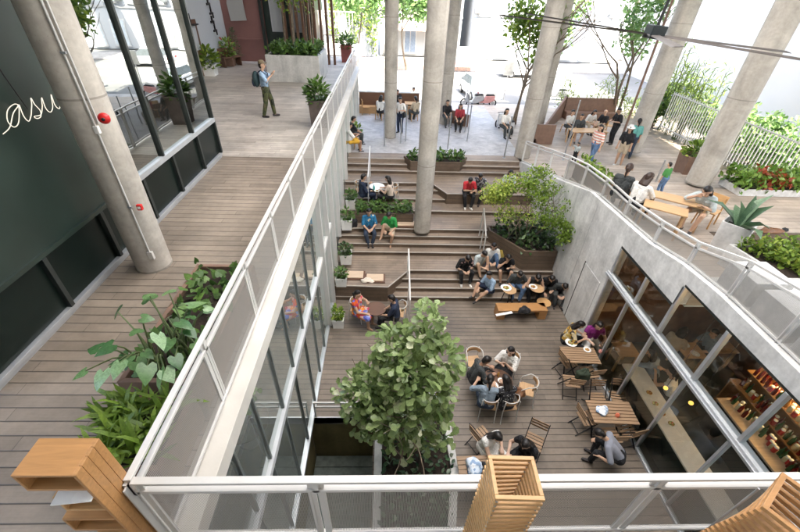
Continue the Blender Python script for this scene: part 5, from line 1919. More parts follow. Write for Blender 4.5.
    if hat:
        m = MB()
        m.lathe([(.16, .0), (.155, .008), (.098, .012), (.094, .07), (.07, .105), (.001, .112)], seg=24)
        if hat[1] == 'cap':
            m = MB()
            m.lathe([(.10, 0), (.098, .05), (.07, .09), (.001, .105)], seg=20)
            m.prism([(-.075, .07), (.075, .07), (.06, .17), (-.06, .17)], .0, .012)
        o = m.build('hat' if hat[1] != 'cap' else 'cap', hat[0], t, loc=hd(0, -.015, .055), rot=hr.to_euler())
        o.scale = (k, k, k)
    return t


def finish_people():
    dg = bpy.context.evaluated_depsgraph_get()
    for o, faces in PENDING:
        me = bpy.data.meshes.new_from_object(o.evaluated_get(dg))
        if faces:
            eyes, mouth, k = faces
            n = len(me.polygons)
            cen = np.empty(n * 3, np.float32)
            me.polygons.foreach_get('center', cen)
            cen = cen.reshape(-1, 3)
            mi = np.zeros(n, np.int32)
            for e in eyes:
                mi[np.linalg.norm(cen - np.array(e), axis=1) < .013 * k] = 1
            dm = np.linalg.norm((cen - np.array(mouth)) * np.array([.6, .6, 1.6]), axis=1)
            mi[dm < .014 * k] = 2
            me.polygons.foreach_set('material_index', mi)
        me.polygons.foreach_set('use_smooth', [True] * len(me.polygons))
        for md in list(o.modifiers):
            o.modifiers.remove(md)
        old = o.data
        me.name = old.name
        o.data = me
        bpy.data.meshes.remove(old)


def add_folds(m):
    n, l = m.node_tree.nodes, m.node_tree.links
    b = n['Principled BSDF']
    tc = n.new('ShaderNodeTexCoord')
    no = n.new('ShaderNodeTexNoise')
    no.inputs['Scale'].default_value = 9
    no.inputs['Detail'].default_value = 3
    no.inputs['Distortion'].default_value = 1.4
    l.new(tc.outputs['Object'], no.inputs['Vector'])
    bp = n.new('ShaderNodeBump')
    bp.inputs['Strength'].default_value = .9
    bp.inputs['Distance'].default_value = .05
    l.new(no.outputs['Fac'], bp.inputs['Height'])
    l.new(bp.outputs[0], b.inputs['Normal'])
for m_ in (M_JEAN, M_JEAND, M_NAVY, M_BLKC, M_CHAR, M_WHTC, M_GREYB, M_LBLUE, M_LGREY, M_BLUET, M_GREENT, M_REDT, M_YEL, M_BEIGE, M_PURP, M_FLORAL, M_YFLOR, M_DOTS, M_STRIPE, M_CAMO, M_PRINT):
    add_folds(m_)

SEAT = .455
# crowded round table in the court
person('man in dark clothes with a red collar leaning over the crowded round table', P(472, 380, SEAT), -80, top=M_CHAR, bottom=M_BLKC, lean=18, head=(25, 0), hands=[(-.1, .42, .34), (.2, .40, .33)], skin=1)
person('woman in white top and black skirt eating at the crowded round table', P(506, 369, SEAT), 140, top=M_WHTC, bottom=M_BLKC, skirt=True, hairlen=1, lean=4, hands=[(-.06, .30, .50), (.08, .32, .46)], skin=2)
person('woman in grey blue shirt with black hair tied back at the crowded round table', P(485, 406, SEAT), -12, top=M_GREYB, bottom=M_JEAND, hairlen=2, lean=14, head=(20, 0), hands=[(-.25, .40, .36), (.12, .42, .36)], sleeve=.6)
person('woman in black and white spotted top at the crowded round table', P(505, 407, SEAT), 10, top=M_DOTS, bottom=M_BLKC, hairlen=1, lean=16, head=(24, 10), hands=[(-.2, .40, .34), (.1, .40, .34)], sleeve=.3)
# slatted table by the planter
person('woman in a white dress reaching over the slatted table by the planter', P(484, 446, SEAT), -150, top=M_WHTC, bottom=M_WHTC, skirt=True, hairlen=3, lean=16, head=(18, 0), hands=[(-.16, .30, .28), (.06, .5, .36)], sleeve=.1, skin=2)
person('woman in black with long hair seated nearest the wooden tower', P(526, 454, SEAT), 128, top=M_BLKC, bottom=M_BLKC, hairlen=3, lean=18, head=(25, 0), hands=[(-.1, .40, .30), (.2, .42, .26)], sleeve=.2, skin=2)
# storefront tables
person('woman in yellow flowered blouse eating at the slatted table', P(564, 341, SEAT), -110, top=M_YFLOR, bottom=M_BLKC, hairlen=1, lean=15, head=(20, 0), hands=[(-.1, .40, .32), (.12, .40, .32)], sleeve=.5)
person('woman in purple and white top eating beside the glass', P(589, 340, SEAT), 170, top=M_PURP, bottom=M_WHTC, hairlen=1, lean=10, head=(15, 0), hands=[(-.16, .38, .32), (.16, .38, .32)], sleeve=.2, skin=2)
person('man in grey tee bending low beside the glass near the railing', P(618, 458, SEAT), 60, top=mat('grey_tee', (.22, .23, .27), .85), bottom=M_BLKC, lean=48, head=(30, 0), hands=[(-.25, .38, .12), (.2, .45, .05)], skin=0)
# flowered dress and neighbour
person('woman in a bright orange and blue flowered dress beside the small dark table', P(357, 313, SEAT), -112, top=M_FLORAL, bottom=M_FLORAL, skirt=True, hairlen=2, lean=2, hands=[(-.1, .30, .46), (.14, .36, .22)], skin=0, sleeve=.12, shoes=None)
person('person in dark clothes half hidden behind the fig tree', P(396, 318, SEAT), 80, top=M_NAVY, bottom=M_BLKC, lean=8, head=(15, 0))
# group on the steps
L1 = .671
person('young man in printed black tee seated at the landing edge of the group', P(463, 270, L1), 186, top=M_PRINT, bottom=M_BLKC, lean=20, head=(28, 0), drop=.34, hands=[(-.1, .34, .20), (.12, .36, .22)], knees=.14, shoes=M_SHOEW)
person('man in grey green tee sitting beside the printed black tee', P(477, 266, L1), 200, top=M_LGREY, bottom=M_BEIGE, legs=.5, lean=20, head=(25, 0), feet=[(-.16, .40, 0), (.14, .46, -.16)], hands=[(-.1, .38, .22), (.1, .4, .25)])
person('woman in white top and blue jeans sitting before the mustard backpack', P(490, 262, L1), 176, top=M_WHTC, bottom=M_JEAN, lean=8, head=(10, -10), feet=[(-.2, .40, 0), (.14, .42, 0)], hairlen=1, hands=[(-.1, .34, .22), (.1, .36, .22)], sleeve=.6)
person('woman in black sitting by the planter with her hand at her chin', (4.38, 11.42, L1), 172, top=M_BLKC, bottom=M_BLKC, legs=.5, lean=24, head=(15, 0), drop=.34, hands=[(-.1, .36, .32), (.1, .30, .45)], hairlen=1, skin=0, sleeve=.2)
person('young man in light blue shirt and navy shorts with legs stretched aside', P(489, 291, .333), 120, top=M_LBLUE, bottom=M_NAVY, legs=.5, lean=10, head=(12, 0), feet=[(-.1, .60, -.16), (.12, .55, -.16)], skin=0)
person('woman in dark top and pale blue jeans beside the plate of salad', P(514, 286, .333), 178, top=M_CHAR, bottom=M_JEAN, lean=16, head=(28, 0), drop=.33, hands=[(-.2, .34, .30), (.16, .36, .22)], skin=0)
person('woman in black vest eating at the middle stool table', P(532, 288, .333), 170, top=M_BLKC, bottom=M_BLKC, lean=22, head=(25, 0), drop=.33, hands=[(-.1, .40, .34), (.1, .42, .3)], sleeve=0, skin=0, hairlen=2)
person('woman in black with bare arms leaning over the low round stool', P(546, 288, .333), 165, top=M_BLKC, bottom=M_CHAR, lean=26, head=(22, 0), drop=.33, hands=[(-.12, .42, .24), (.1, .42, .1)], sleeve=.1, hairlen=1, skin=0)
person('person in grey crouching against the concrete wall beside the group', P(558, 292, .333), 168, top=M_CHAR, bottom=M_CHAR, lean=34, head=(35, 0), drop=.33, hands=[(-.1, .40, .15), (.1, .40, .15)], sleeve=.5)
# couple on the upper landing
person('man in red shirt and dark trousers on the upper landing edge', P(467, 193, 2.0), 182, top=M_REDT, bottom=M_BLKC, lean=24, head=(26, -15), drop=.5, hands=[(-.1, .42, .26), (.0, .42, .3)], shoes=M_SHOEW, sleeve=.35)
person('person in dark checked shirt beside the man in red', P(479, 190, 2.0), 160, top=pattern_mat('checked_shirt', [(.05, .05, .06), (.3, .3, .3)], 16), bottom=M_BLKC, lean=20, head=(24, 0), drop=.5)
person('dark haired person in grey seated behind the delicate tree', P(507, 188, 2.0), 170, top=M_LGREY, bottom=M_CHAR, lean=12, head=(20, 0), drop=.45, hairlen=1)
# diners at the white table
person('man in navy shirt drinking at the small white table', P(362, 196, 1.5 + SEAT), -68, top=M_NAVY, bottom=M_NAVY, lean=4, head=(5, 0), hands=[(-.02, .30, .46), (.14, .30, .22)], sleeve=.85)
person('woman with long dark hair in a pale top at the small white table', P(391, 198, 1.5 + SEAT), 72, top=mat('blush_top', (.62, .5, .42), .85), bottom=M_BLKC, lean=8, head=(10, 0), hairlen=3, hands=[(-.1, .36, .30), (.1, .34, .34)], sleeve=.2, skin=2)
# two friends below the planter
person('young man in blue printed tee and jeans below the leafy planter', P(369, 229, 1.337), 188, top=M_BLUET, bottom=M_JEAND, lean=6, head=(8, 0), drop=.5, hands=[(-.1, .30, .2), (.08, .32, .18)], knees=.06)
person('young man in bright green tee and shorts below the leafy planter', P(390, 230, 1.337), 168, top=M_GREENT, bottom=M_BEIGE, legs=.5, lean=14, head=(24, 0), feet=[(-.1, .36, -.5), (.22, .45, -.12)], hands=[(-.12, .34, .14), (.14, .3, .14)], skin=0, shoes=None)
# readers on the plaza by the glass
person('person in white tee and yellow shorts reading by the glass fins', P(350, 143, PZ + .42), -70, top=M_WHTC, bottom=M_YEL, legs=.5, lean=-4, head=(20, 0), hands=[(-.08, .32, .34), (.1, .32, .34)], skin=1)
person('person in dark clothes sitting behind the reader in yellow shorts', P(352, 136, PZ + .42), -72, top=M_BLKC, bottom=M_CHAR, lean=4, head=(15, 0), skin=1)
for q, lb in (((351, 147), 'low wooden stool under the reader in yellow shorts'), ((353, 140), 'low wooden stool behind the reader in yellow shorts')):
    b = P(q[0], q[1] + 1, PZ)
    t = thing('stool', lb, 'stool', b)
    MB().box((-.2, -.2, .38), (.2, .2, .42)).build('seat', M_OAK, t, bevel=.006)
    for sx in (-1, 1):
        for sy in (-1, 1):
            MB().box((sx * .18 - .02, sy * .18 - .02, 0), (sx * .18 + .02, sy * .18 + .02, .38)).build('leg', M_OAK, t)
# plaza: standing man and two tables against the brown bench wall
person('standing man in white shirt and dark trousers on the plaza', P(400, 133, PZ), 150, 'stand', top=M_WHTC, bottom=M_NAVY, lean=2, hands=[(-.18, .28, 1.15), (.18, .26, 1.1)], shoes=M_SHOE, head=(15, 0))
lump('shoulder_bag', 404, 117, PZ + .95, (.1, .16, .16), M_BAGK, 'black shoulder bag carried by the standing man in white', 'bag', 14)
tA = P(383, 116, PZ); tB = P(411, 117, PZ)
wood_table('wooden plaza table nearer the glass fins', (tA.x, tA.y + .35, PZ), 0, .8, .7, m_=M_OAK)
wood_table('wooden plaza table nearer the step column', (tB.x, tB.y + .35, PZ), 0, .8, .7, m_=M_OAK)
WC0 = wood_chair('blond chair of the plaza diner in white with back to the steps')
WC0.location = P(380, 119, PZ); WC0.rotation_euler = (0, 0, R(-20))
def wchair(px, py, z, rz, label):
    return dup(WC0, P(px, py, z), R(rz), label)
wchair(413, 120, PZ, 15, 'blond chair at the plaza table nearer the step column')
wchair(392, 112, PZ, 120, 'blond chair on the far side of the plaza tables')
wchair(446, 121, PZ, 190, 'blond chair behind the column near the street')
wchair(459, 125, PZ, 170, 'blond chair of the passer in dark red')
wchair(366, 114, PZ, -80, 'blond chair at the end of the plaza bench wall')
person('plaza diner in white top sitting with back to the steps', P(380, 113, PZ + .45), -20, top=M_WHTC, bottom=M_BLKC, lean=10, head=(15, 0), hairlen=1)
person('plaza diner in dark clothes behind the standing man', P(397, 105, PZ + .45), 185, top=M_BLKC, bottom=M_CHAR, lean=8, head=(10, 0))
person('plaza diner in black seated against the brown bench wall', P(413, 103, PZ + .45), 180, top=M_BLKC, bottom=M_BLKC, lean=4, head=(5, 0))
person('plaza diner in beige top at the table nearer the step column', P(416, 114, PZ + .45), 25, top=M_BEIGE, bottom=M_CHAR, lean=8, head=(10, 0), hairlen=2)
person('passer in dark clothes seated behind the column near the street', P(446, 117, PZ + .45), 190, top=M_BLKC, bottom=M_CHAR, lean=5)
person('passer in dark red top seated at the low brown wall', P(459, 121, PZ + .45), 170, top=mat('dark_red_top', (.3, .03, .04), .85), bottom=M_BLKC, lean=6, hairlen=1)
person('person in white on a scooter seat near the kerb', P(503, 127, 2.42 + .8), 200, top=M_WHTC, bottom=M_CHAR, lean=6, hairlen=1)
# terrace
y_ = lambda px, py: None
def onr(px, py, dz=0.0):
    z = 3.0
    for _ in range(20):
        q = P(px, py, z + dz)
        z = zr(q.y)
    return P(px, py, z + dz)
person('woman in striped top and jeans walking on the terrace with a child', onr(589, 166), 120, 'walk', top=M_STRIPE, bottom=M_JEAN, lean=4, hairlen=1, skin=0, hands=[(-.3, .15, .85), (.22, -.05, .85)])
person('small child in dark clothes held by the hand on the terrace', onr(573, 163), 150, 'stand', top=M_LGREY, bottom=M_BLKC, s=.58, hands=[(-.2, .1, .8), (.3, .05, 1.2)])
person('woman in black tee and shorts with a white sun hat on the terrace', onr(617, 166), 140, 'stand', top=M_BLKC, bottom=M_BEIGE, legs=.45, hairlen=1, hat=(M_WHTC, 'hat'), skin=0, shoes=M_SHOEW)
person('woman in teal top walking behind the white sun hat', onr(626, 158), -20, 'stand', top=mat('teal_top', (.1, .3, .27), .85), bottom=M_JEAND, hairlen=2)
person('person all in black standing at the terrace bench tables', onr(610, 144), 100, 'stand', top=M_BLKC, bottom=M_BLKC, head=(15, 0), hands=[(-.15, .28, 1.1), (.15, .28, 1.1)])
person('diner in white shirt at the end of the terrace bench table', P(567, 127, PZ + .45), 200, top=M_WHTC, bottom=M_CHAR, lean=10, hairlen=0)
person('diner in dark vest with bare legs on the terrace bench', P(577, 132, PZ + .45), 170, top=M_CHAR, bottom=M_BLKC, legs=.4, lean=6, skin=0)
person('diner in cream blouse bending over the terrace bench table', P(587, 124, PZ + .45), 190, top=M_WHTC, bottom=M_BEIGE, lean=30, hairlen=1)
person('bald man in black tee at the terrace bench table', P(602, 127, PZ + .45), 120, top=M_BLKC, bottom=M_BEIGE, legs=.5, lean=8, hair=None, skin=0)
person('woman in dark grey top with hair in a bun by the climbing railing', P(617, 197, DZ + .45), -40, top=M_CHAR, bottom=M_BLKC, lean=6, head=(12, 0), hairlen=2, hair=M_HAIRB, skin=0)
person('woman in white tee reading by the climbing railing', P(633, 206, DZ + .45), -60, top=M_WHTC, bottom=M_BLKC, lean=10, head=(25, 0), hairlen=1, hair=M_HAIRB, hands=[(-.08, .38, .3), (.1, .4, .34)])
person('woman in pale grey top curled on a blond chair on the upper deck', P(700, 212, DZ + .45), 125, top=M_LGREY, bottom=M_BEIGE, legs=.4, lean=30, head=(15, 0), hairlen=1, skin=0, hands=[(-.1, .40, .3), (.12, .42, .5)])
person('small child in green tee standing on the terrace ramp', onr(658, 195), 20, 'stand', top=mat('green_child_tee', (.05, .2, .05), .85), bottom=M_JEAN, s=.62)
wchair(702, 224, DZ, 125, 'blond wooden chair of the curled up woman on the upper deck')
wchair(613, 206, DZ, -40, 'blond wooden chair of the woman with the bun')
wchair(632, 216, DZ, -60, 'blond wooden chair of the reader by the climbing railing')
q = P(680, 200, DZ + .72); wood_table('long blond table in front of the curled up woman', (q.x, q.y, DZ), R(-35), 1.3, .5, m_=M_OAK)
q = P(660, 208, DZ + .72); wood_table('blond table beside the reader at the climbing railing', (q.x + .15, q.y, DZ), R(-35), 1.0, .5, m_=M_OAK)
for i, (px, py, rz, lb) in enumerate(((565, 133, 20, 'blond chair at the near end of the terrace bench table'), (598, 136, 100, 'blond chair with round back at the terrace bench table'), (606, 133, 60, 'blond chair of the bald man'))):
    wchair(px, py, PZ, rz, lb)
q = P(588, 130, PZ + .74); wood_table('long wooden table of the terrace bench diners', (q.x, q.y, PZ), R(4), 1.9, .7, m_=M_OAK)
# man on the walkway
wm = P(270, 117, WZ)
person('man in blue shirt and camouflage trousers standing on the walkway', wm, -85, 'stand', top=M_LBLUE, bottom=M_CAMO, lean=-2, hands=[(-.12, .28, 1.34), (.16, .26, 1.30)], hat=(mat('khaki_cap', (.16, .12, .07), .85), 'cap'), sleeve=.45, feet=[(-.1, .16, 0), (.1, -.16, 0)], hairlen=0, s=1.04)
t = thing('backpack', 'dark teal backpack worn by the man on the walkway', 'backpack', (wm.x, wm.y, WZ), R(-85))
m = MB(); m.ell((0, -.25, 1.22), (.17, .12, .25), 16, 10); m.build('bag', mat('teal_pack', (.02, .045, .05), .7), t)
m = MB(); m.ell((0, -.34, 1.13), (.12, .06, .14), 14, 8); m.build('pocket', M_NAVY, t)
for sx in (-1, 1):
    MB().tube([(sx * .1, -.17, 1.42), (sx * .12, -.03, 1.5), (sx * .13, .13, 1.38), (sx * .12, .1, 1.1), (sx * .12, -.15, 1.02)], .016, 6).build('strap', M_NAVY, t)
# inside the cafe
person('cafe guest in black leaning over the long white counter', P(651, 380, .62), 30, top=M_GREYB, bottom=M_BLKC, lean=24, hands=[(-.1, .45, .5), (.2, .4, .5)], hairlen=1)
person('cafe guest in white vest eating at the long white counter', P(668, 397, .62), 40, top=M_WHTC, bottom=M_CHAR, lean=18, hands=[(-.1, .45, .5), (.2, .4, .5)], hairlen=2, sleeve=.1, skin=0)
person('cafe guest at the wooden table with two plates', P(668, 352, .47), -60, top=M_BEIGE, bottom=M_CHAR, lean=12, hairlen=1)
person('cafe guest with a laptop behind the pane', P(705, 352, .47), 90, top=M_GREYB, bottom=M_CHAR, lean=10)
finish_people()

M_LEAFPALE = leaf_mat('pale_green_leaf', (.10, .2, .06), (.22, .36, .12), (.4, .5, .25), .5, .35)

# ------------------------------------------------------------------ inside the storefront cafe
def tbl(label, px, py, L, Wd, rz, m_, h=.74):
    q = P(px, py, h)
    return wood_table(label, (q.x, q.y, .012), rz, L, Wd, h - .012, m_)
q = P(660, 400, 1.05)
t = thing('bar_counter', 'long white counter along the inside of the storefront glass', 'counter', (0, 0, 0))
MB().box((6.42, 2.6, 1.0), (6.95, 6.7, 1.05)).build('worktop', M_CERAM, t, bevel=.008)
MB().box((6.55, 2.7, .012), (6.85, 6.6, 1.0)).build('front_panel', M_GREENW, t)
tbl('white edged wooden cafe table near the storefront corner', 626, 349, .62, .55, 0, M_OAK)
tbl('wooden cafe table laid with two plates', 691, 350, .66, .6, 0, M_OAK)
tbl('wooden cafe table beside the laptop guest', 722, 345, .66, .6, 0, M_OAK)
plate(685, 345, .755, .12, 'plate nearer the wall on the cafe table', M_CERAM)
plate(695, 354, .755, .12, 'plate nearer the glass on the cafe table', M_CERAM)
for q_, lb, fd in (((661, 404), 'plate of greens before the white vest guest on the long counter', M_SALAD), ((668, 414), 'plate of meat on the long white counter', M_FOOD), ((655, 393), 'dish on the long counter before the grey blue guest', M_FOOD), ((677, 424), 'far small dish alone on the long white counter', M_SALAD)):
    plate(q_[0] - 6, q_[1], 1.055, .13, lb, fd)
q = P(706, 325, .95)
t = thing('laptop', 'open laptop with pale lid on the cafe table', 'laptop', P(716, 343, .756), R(100))
MB().box((-.16, -.11, 0), (.16, .11, .015)).build('keyboard', M_ALU, t)
MB().bar((0, -.11, .012), (0, -.18, .22), .32, .008, upv=(0, 1, .3)).build('lid', M_ALU, t)
t = thing('service_counter', 'pale wooden service counter with shelves of bottles', 'counter', (0, 0, 0))
MB().box((8.25, 3.0, 1.05), (8.75, 5.6, 1.1)).build('worktop', M_OAK2, t, bevel=.008)
MB().box((8.30, 3.0, .012), (8.7, 5.55, 1.05)).build('front_panel', M_BLACKP, t)
t = thing('bottle_shelf', 'warm lit wooden shelf of bottles behind the service counter', 'shelf', (9.15, 0, 0))
for x, z in ((-.12, 1.2), (.14, 1.55)):
    MB().box((x - .12, 3.0, z - .04), (x + .14, 6.1, z)).build('board', M_HONEY, t, bevel=.004)
MB().box((.28, 3.0, .012), (.32, 6.1, 2.0)).build('back_panel', M_HONEY, t)
for y in (3.0, 4.5, 6.06):
    MB().box((-.22, y, .012), (.28, y + .03, 1.15)).build('side_board', M_HONEY, t)
led = emit_mat('warm_strip_lamp', (1.0, .66, .32), 10)
MB().box((.25, 3.05, 1.95), (.28, 6.05, 1.975)).build('strip_lamp', led, t)
btl_m = [mat('dark_red_bottle', (.14, .012, .01), .12), mat('amber_bottle', (.38, .17, .03), .12), mat('green_bottle', (.03, .09, .03), .12), mat('pale_jar', (.62, .52, .3), .3), mat('red_jar', (.45, .03, .02), .3)]
names = ['dark red bottle', 'amber bottle', 'green bottle', 'pale yellow jar', 'bright red jar']
proto = []
for k, mm in enumerate(btl_m):
    jar = k >= 3
    t = thing('jar' if jar else 'bottle', f'{names[k]} in the rows on the warm lit shelf', 'jar' if jar else 'bottle', (9.05, 5.9 - .1 * k, 1.2), 0, f'{names[k]}s on the warm lit shelf')
    if jar:
        MB().lathe([(.045, 0), (.048, .01), (.048, .12), (.035, .14)], seg=12).build('body', mm, t)
        MB().lathe([(.04, .14), (.04, .17), (.001, .172)], seg=12).build('lid', M_CERAM, t)
    else:
        MB().lathe([(.036, 0), (.038, .01), (.038, .17), (.014, .23), (.013, .29)], seg=12).build('body', mm, t)
        MB().lathe([(.015, .285), (.015, .31), (.001, .312)], seg=10).build('cap', M_CERAM if k == 1 else M_BLACK, t)
    proto.append(t)
rb = random.Random(4)
for (x, z) in ((8.98, 1.2), (9.09, 1.2), (9.24, 1.55), (9.34, 1.55)):
    y = 5.95 if z < 1.5 or x < 9.3 else 5.9
    while y > 3.1:
        k = min(4, int(rb.random() * 5)) if rb.random() < .6 else (0 if y > 5 else 3)
        if not (abs(x - 9.05) < .08 and y > 5.4 and z < 1.5):
            dup(proto[k], (x + rb.uniform(-.015, .015), y, z), rb.uniform(0, 6))
        y -= rb.uniform(.10, .13)
for i in range(34):
    k = rb.choice((0, 2, 3, 4))
    dup(proto[k], (8.62 + rb.uniform(-.09, .09), 5.5 - i * .07, 1.1), rb.uniform(0, 6), None)

lamp_glow = emit_mat('warm_lamp_globe', (1.0, .52, .12), .2)
for (px, py, zz, lb) in ((655, 388, 1.75, 'small lit pendant lamp over the head of the white counter'), (691, 403, 1.9, 'small lit pendant lamp over the middle of the white counter')):
    q = P(px, py, zz)
    t = thing('pendant_lamp', lb, 'lamp', (max(q.x, 6.55), q.y, zz), 0)
    MB().ell((0, 0, 0), (.05, .05, .045), 14, 10).build('globe', lamp_glow, t)
    MB().tube([(0, 0, .07), (0, 0, (4.29 if q.y < 6.1 else 3.67) - zz)], .006, 6).build('cord', M_BLACK, t)
# ------------------------------------------------------------------ ceiling fan
hub = P(655, 32, Y=9.0)
t = thing('ceiling_fan', 'huge grey ceiling fan with long thin blades hanging over the court', 'ceiling fan', hub)
t.rotation_euler = (0, R(4.5), 0)
MB().box((-.15, -.15, -.12), (.15, .15, .12)).build('motor', M_HUB, t, bevel=.02)
MB().lathe([(.2, -.10), (.2, -.05), (.12, -.04)], seg=20).build('hub_plate', M_BLACK, t)
MB().tube([(0, 0, .1), (0, 0, 13.2 - hub.z)], .03).build('drop_rod', M_BLACK, t)
zf = hub.z - .04
tips_ = [P(497, 17, zf), P(596, 41, zf), P(562, 17, zf)]
angs = [math.atan2(q.y - hub.y, q.x - hub.x) for q in tips_]
a0 = angs[0]
for k in range(6):
    a = a0 + k * math.pi / 3
    dx = Vector((math.cos(a), math.sin(a), 0)); dy = Vector((-math.sin(a), math.cos(a), 0))
    m = MB()
    prof = [(-.075, -.017), (-.03, -.002), (.045, .010), (.075, .017), (.045, .002), (-.03, -.010)]
    L0, L1_ = .2, 3.3
    vs = [dx * L0 + dy * p_[0] + Vector((0, 0, p_[1] - .05)) for p_ in prof] + [dx * L1_ + dy * p_[0] + Vector((0, 0, p_[1] - .05)) for p_ in prof]
    nn = len(prof)
    m.add(vs, [tuple(range(nn))[::-1], tuple(range(nn, 2 * nn))] + [(i, (i + 1) % nn, nn + (i + 1) % nn, nn + i) for i in range(nn)])
    m.build('blade', mat('fan_blade', (.06, .05, .045), .5, .2), t)

# ------------------------------------------------------------------ beyond the walkway
m = MB(); m.box((-9.4, 10.33, WZ), (-9.0, 25.0, 14))
tag(m.build('white_wall', M_BLUEW), 'white plaster wall with black fittings beside the walkway', 'wall')
t = thing('maroon_building', 'maroon rendered building closing the far end of the walkway', 'building', (0, 25.0, 0))
MB().box((-9.4, .05, WZ), (-6.9, 4, 16)).build('wall', M_PINK, t)
MB().box((-9.0, -.0, WZ + 1.05), (-6.92, .05, WZ + 1.16)).build('string_course', M_PINK, t)
MB().box((-7.0, -.06, WZ), (-6.86, .1, 16)).build('corner_trim', M_FRAMED, t)
MB().box((-6.86, .3, WZ), (-4.2, 4, 16)).build('dark_wall', M_GREENW, t)
for k in range(2):
    f = MB().box((-6.5 + k * 1.0, .2, WZ + 1.5), (-5.75 + k * 1.0, .3, WZ + 3.3)).build('window', M_ALU, t)
    MB().box((-6.42 + k * 1.0, .17, WZ + 1.58), (-5.83 + k * 1.0, .2, WZ + 3.22)).build('pane', M_BLUEW, f)
for k in range(9):
    MB().box((-5.7 + k * .32, -.35, WZ), (-5.58 + k * .32, -.15, 14)).build('screen_board', M_DARKW, t)
q = P(237, 8, Y=24.95)
m = MB(); m.prism([(-.45, 0), (.40, .05), (.36, .9), (.55, 1.5), (-.3, 1.6), (-.5, .8)], 0, .03)
tag(m.build('poster', M_PALEW, loc=(q.x, 24.95, q.z - .6), rot=(R(90), 0, 0)), 'torn white poster on the maroon wall', 'poster')
q = P(213, 24, X=-8.98)
t = thing('wall_sign', 'black vertical sign of cut characters on the white wall', 'sign', (-8.98, q.y, q.z))
for k, (dy, dz) in enumerate(((-.1, .85), (.05, .45), (-.06, .1), (.08, -.3))):
    MB().box((0, dy - .22, dz - .04), (.04, dy + .22, dz + .05)).box((0, dy - .05, dz + .05), (.04, dy + .06, dz + .26)).box((0, dy + .12, dz - .2), (.04, dy + .2, dz - .04)).build('character', M_BLACK, t)
q = P(190, 25, X=-8.98)
t = thing('wall_lamp', 'black lantern lamp bracketed to the white wall', 'wall lamp', (-8.98, q.y, q.z))
MB().box((0, -.22, 0), (.3, .22, .05)).build('hood', M_BLACK, t)
MB().bar((.05, 0, .04), (.05, 0, .45), .05, .05).build('bracket', M_BLACK, t)
q = P(195, 40, X=-8.98)
t = thing('door', 'narrow brown door in the white wall under the lantern', 'door', (-8.97, q.y, WZ))
MB().box((0, -.42, 0), (.05, .42, 2.3)).build('door_leaf', M_DARKW, t)
MB().box((.05, -.2, 1.1), (.07, .2, 2.1)).build('glass_light', M_BLUEW, t)
b_ = P(208, 76, WZ)
pot_cube('white pot of yellow green leaves at the foot of the white wall', (b_.x + .1, b_.y + .2, WZ), .55, .5, M_CERAM, bushy(220, .5, .45, M_LEAFBR, .24))
b_ = P(196, 66, WZ)
pot_cube('small pot of red and green leaves below the black lantern', (-8.6, b_.y + .4, WZ), .5, .5, M_TERRA, bushy(160, .35, .5, M_LEAFRED, .2))
def conifer(label, loc, h):
    t = thing('potted_conifer', label, 'potted plant', loc)
    MB().lathe([(.16, 0), (.2, .3), (.17, .3)], seg=16).build('pot', M_TERRA, t)
    MB().tube([(0, 0, .2), (0, 0, h)], [.03, .008], 6).build('trunk', M_BARK, t)
    n = 420
    z = RNG.random(n) ** 1.3 * (h - .3)
    r = (1 - z / (h - .28)) * .36 * np.sqrt(RNG.random(n))
    a = RNG.random(n) * 6.28
    leaves('foliage', np.column_stack([np.cos(a) * r, np.sin(a) * r, z + .3]), np.column_stack([np.cos(a), np.sin(a), np.full(n, .5)]), .14, 'blade', M_LEAFDK, t)
b_ = P(238, 62, WZ); conifer('tall potted conifer behind the wooden bench seat', (b_.x + .1, b_.y - .3, WZ), 1.7)
b_ = P(221, 66, WZ); conifer('slender potted conifer between the bench and the yellow green pot', (b_.x - .2, b_.y, WZ), 1.6)
b_ = P(232, 66, WZ)
t = thing('wall_bench', 'small brown wooden bench before the white wall', 'bench', (b_.x, b_.y, WZ), R(55))
MB().box((-.55, -.22, .4), (.55, .22, .46)).build('seat', M_DARKW, t, bevel=.008)
MB().box((-.55, .2, .46), (.55, .25, .85)).build('backrest', M_DARKW, t, bevel=.008)
for sx in (-1, 1):
    MB().box((sx * .5 - .03, -.2, 0), (sx * .5 + .03, .2, .4)).build('leg', M_DARKW, t)
t = thing('white_gate', 'white steel gate at the far end of the walkway', 'gate', (-3.3, 27.2, WZ))
for k in range(12):
    MB().box((-1.1 + k * .2, -.02, .1), (-1.07 + k * .2, .02, 2.4)).build('bar', M_WHITE, t)
for z in (.1, 1.2, 2.4):
    MB().box((-1.2, -.03, z), (1.25, .03, z + .06)).build('cross_rail', M_WHITE, t)

# ------------------------------------------------------------------ plaza edge and street
t = thing('bench_wall', 'low brown timber bench wall along the street edge of the plaza', 'bench', (0, 0, PZ))
MB().box((-1.8, 25.35, 0), (1.9, 25.7, 1.15)).build('back_wall', M_DARKW, t, bevel=.01)
MB().box((-1.8, 24.95, .0), (1.8, 25.35, .42)).build('seat', M_OAK, t, bevel=.01)
MB().bar((2.1, 25.2, .4), (4.6, 22.7, .3), .14, .75).build('wing_wall', M_TERRA, t, bevel=.01)
MB().box((-1.82, 25.33, 1.15), (1.92, 25.72, 1.2)).build('cap_rail', M_CONCL, t)
f0, f1, f2 = P(533, 144, PZ), P(560, 117, PZ), P(612, 119, PZ)
t = thing('terrace_bench_wall', 'brown timber wall wrapped round the terrace bench tables', 'bench', (0, 0, PZ))
MB().prism_x([(0, 0), (0, 1), (.1, 1), (.1, 0)], 0, 1).build('end_post', M_TERRA, t).location = (f0.x, f0.y, 0)
m = MB()
d_ = (f1 - f0)
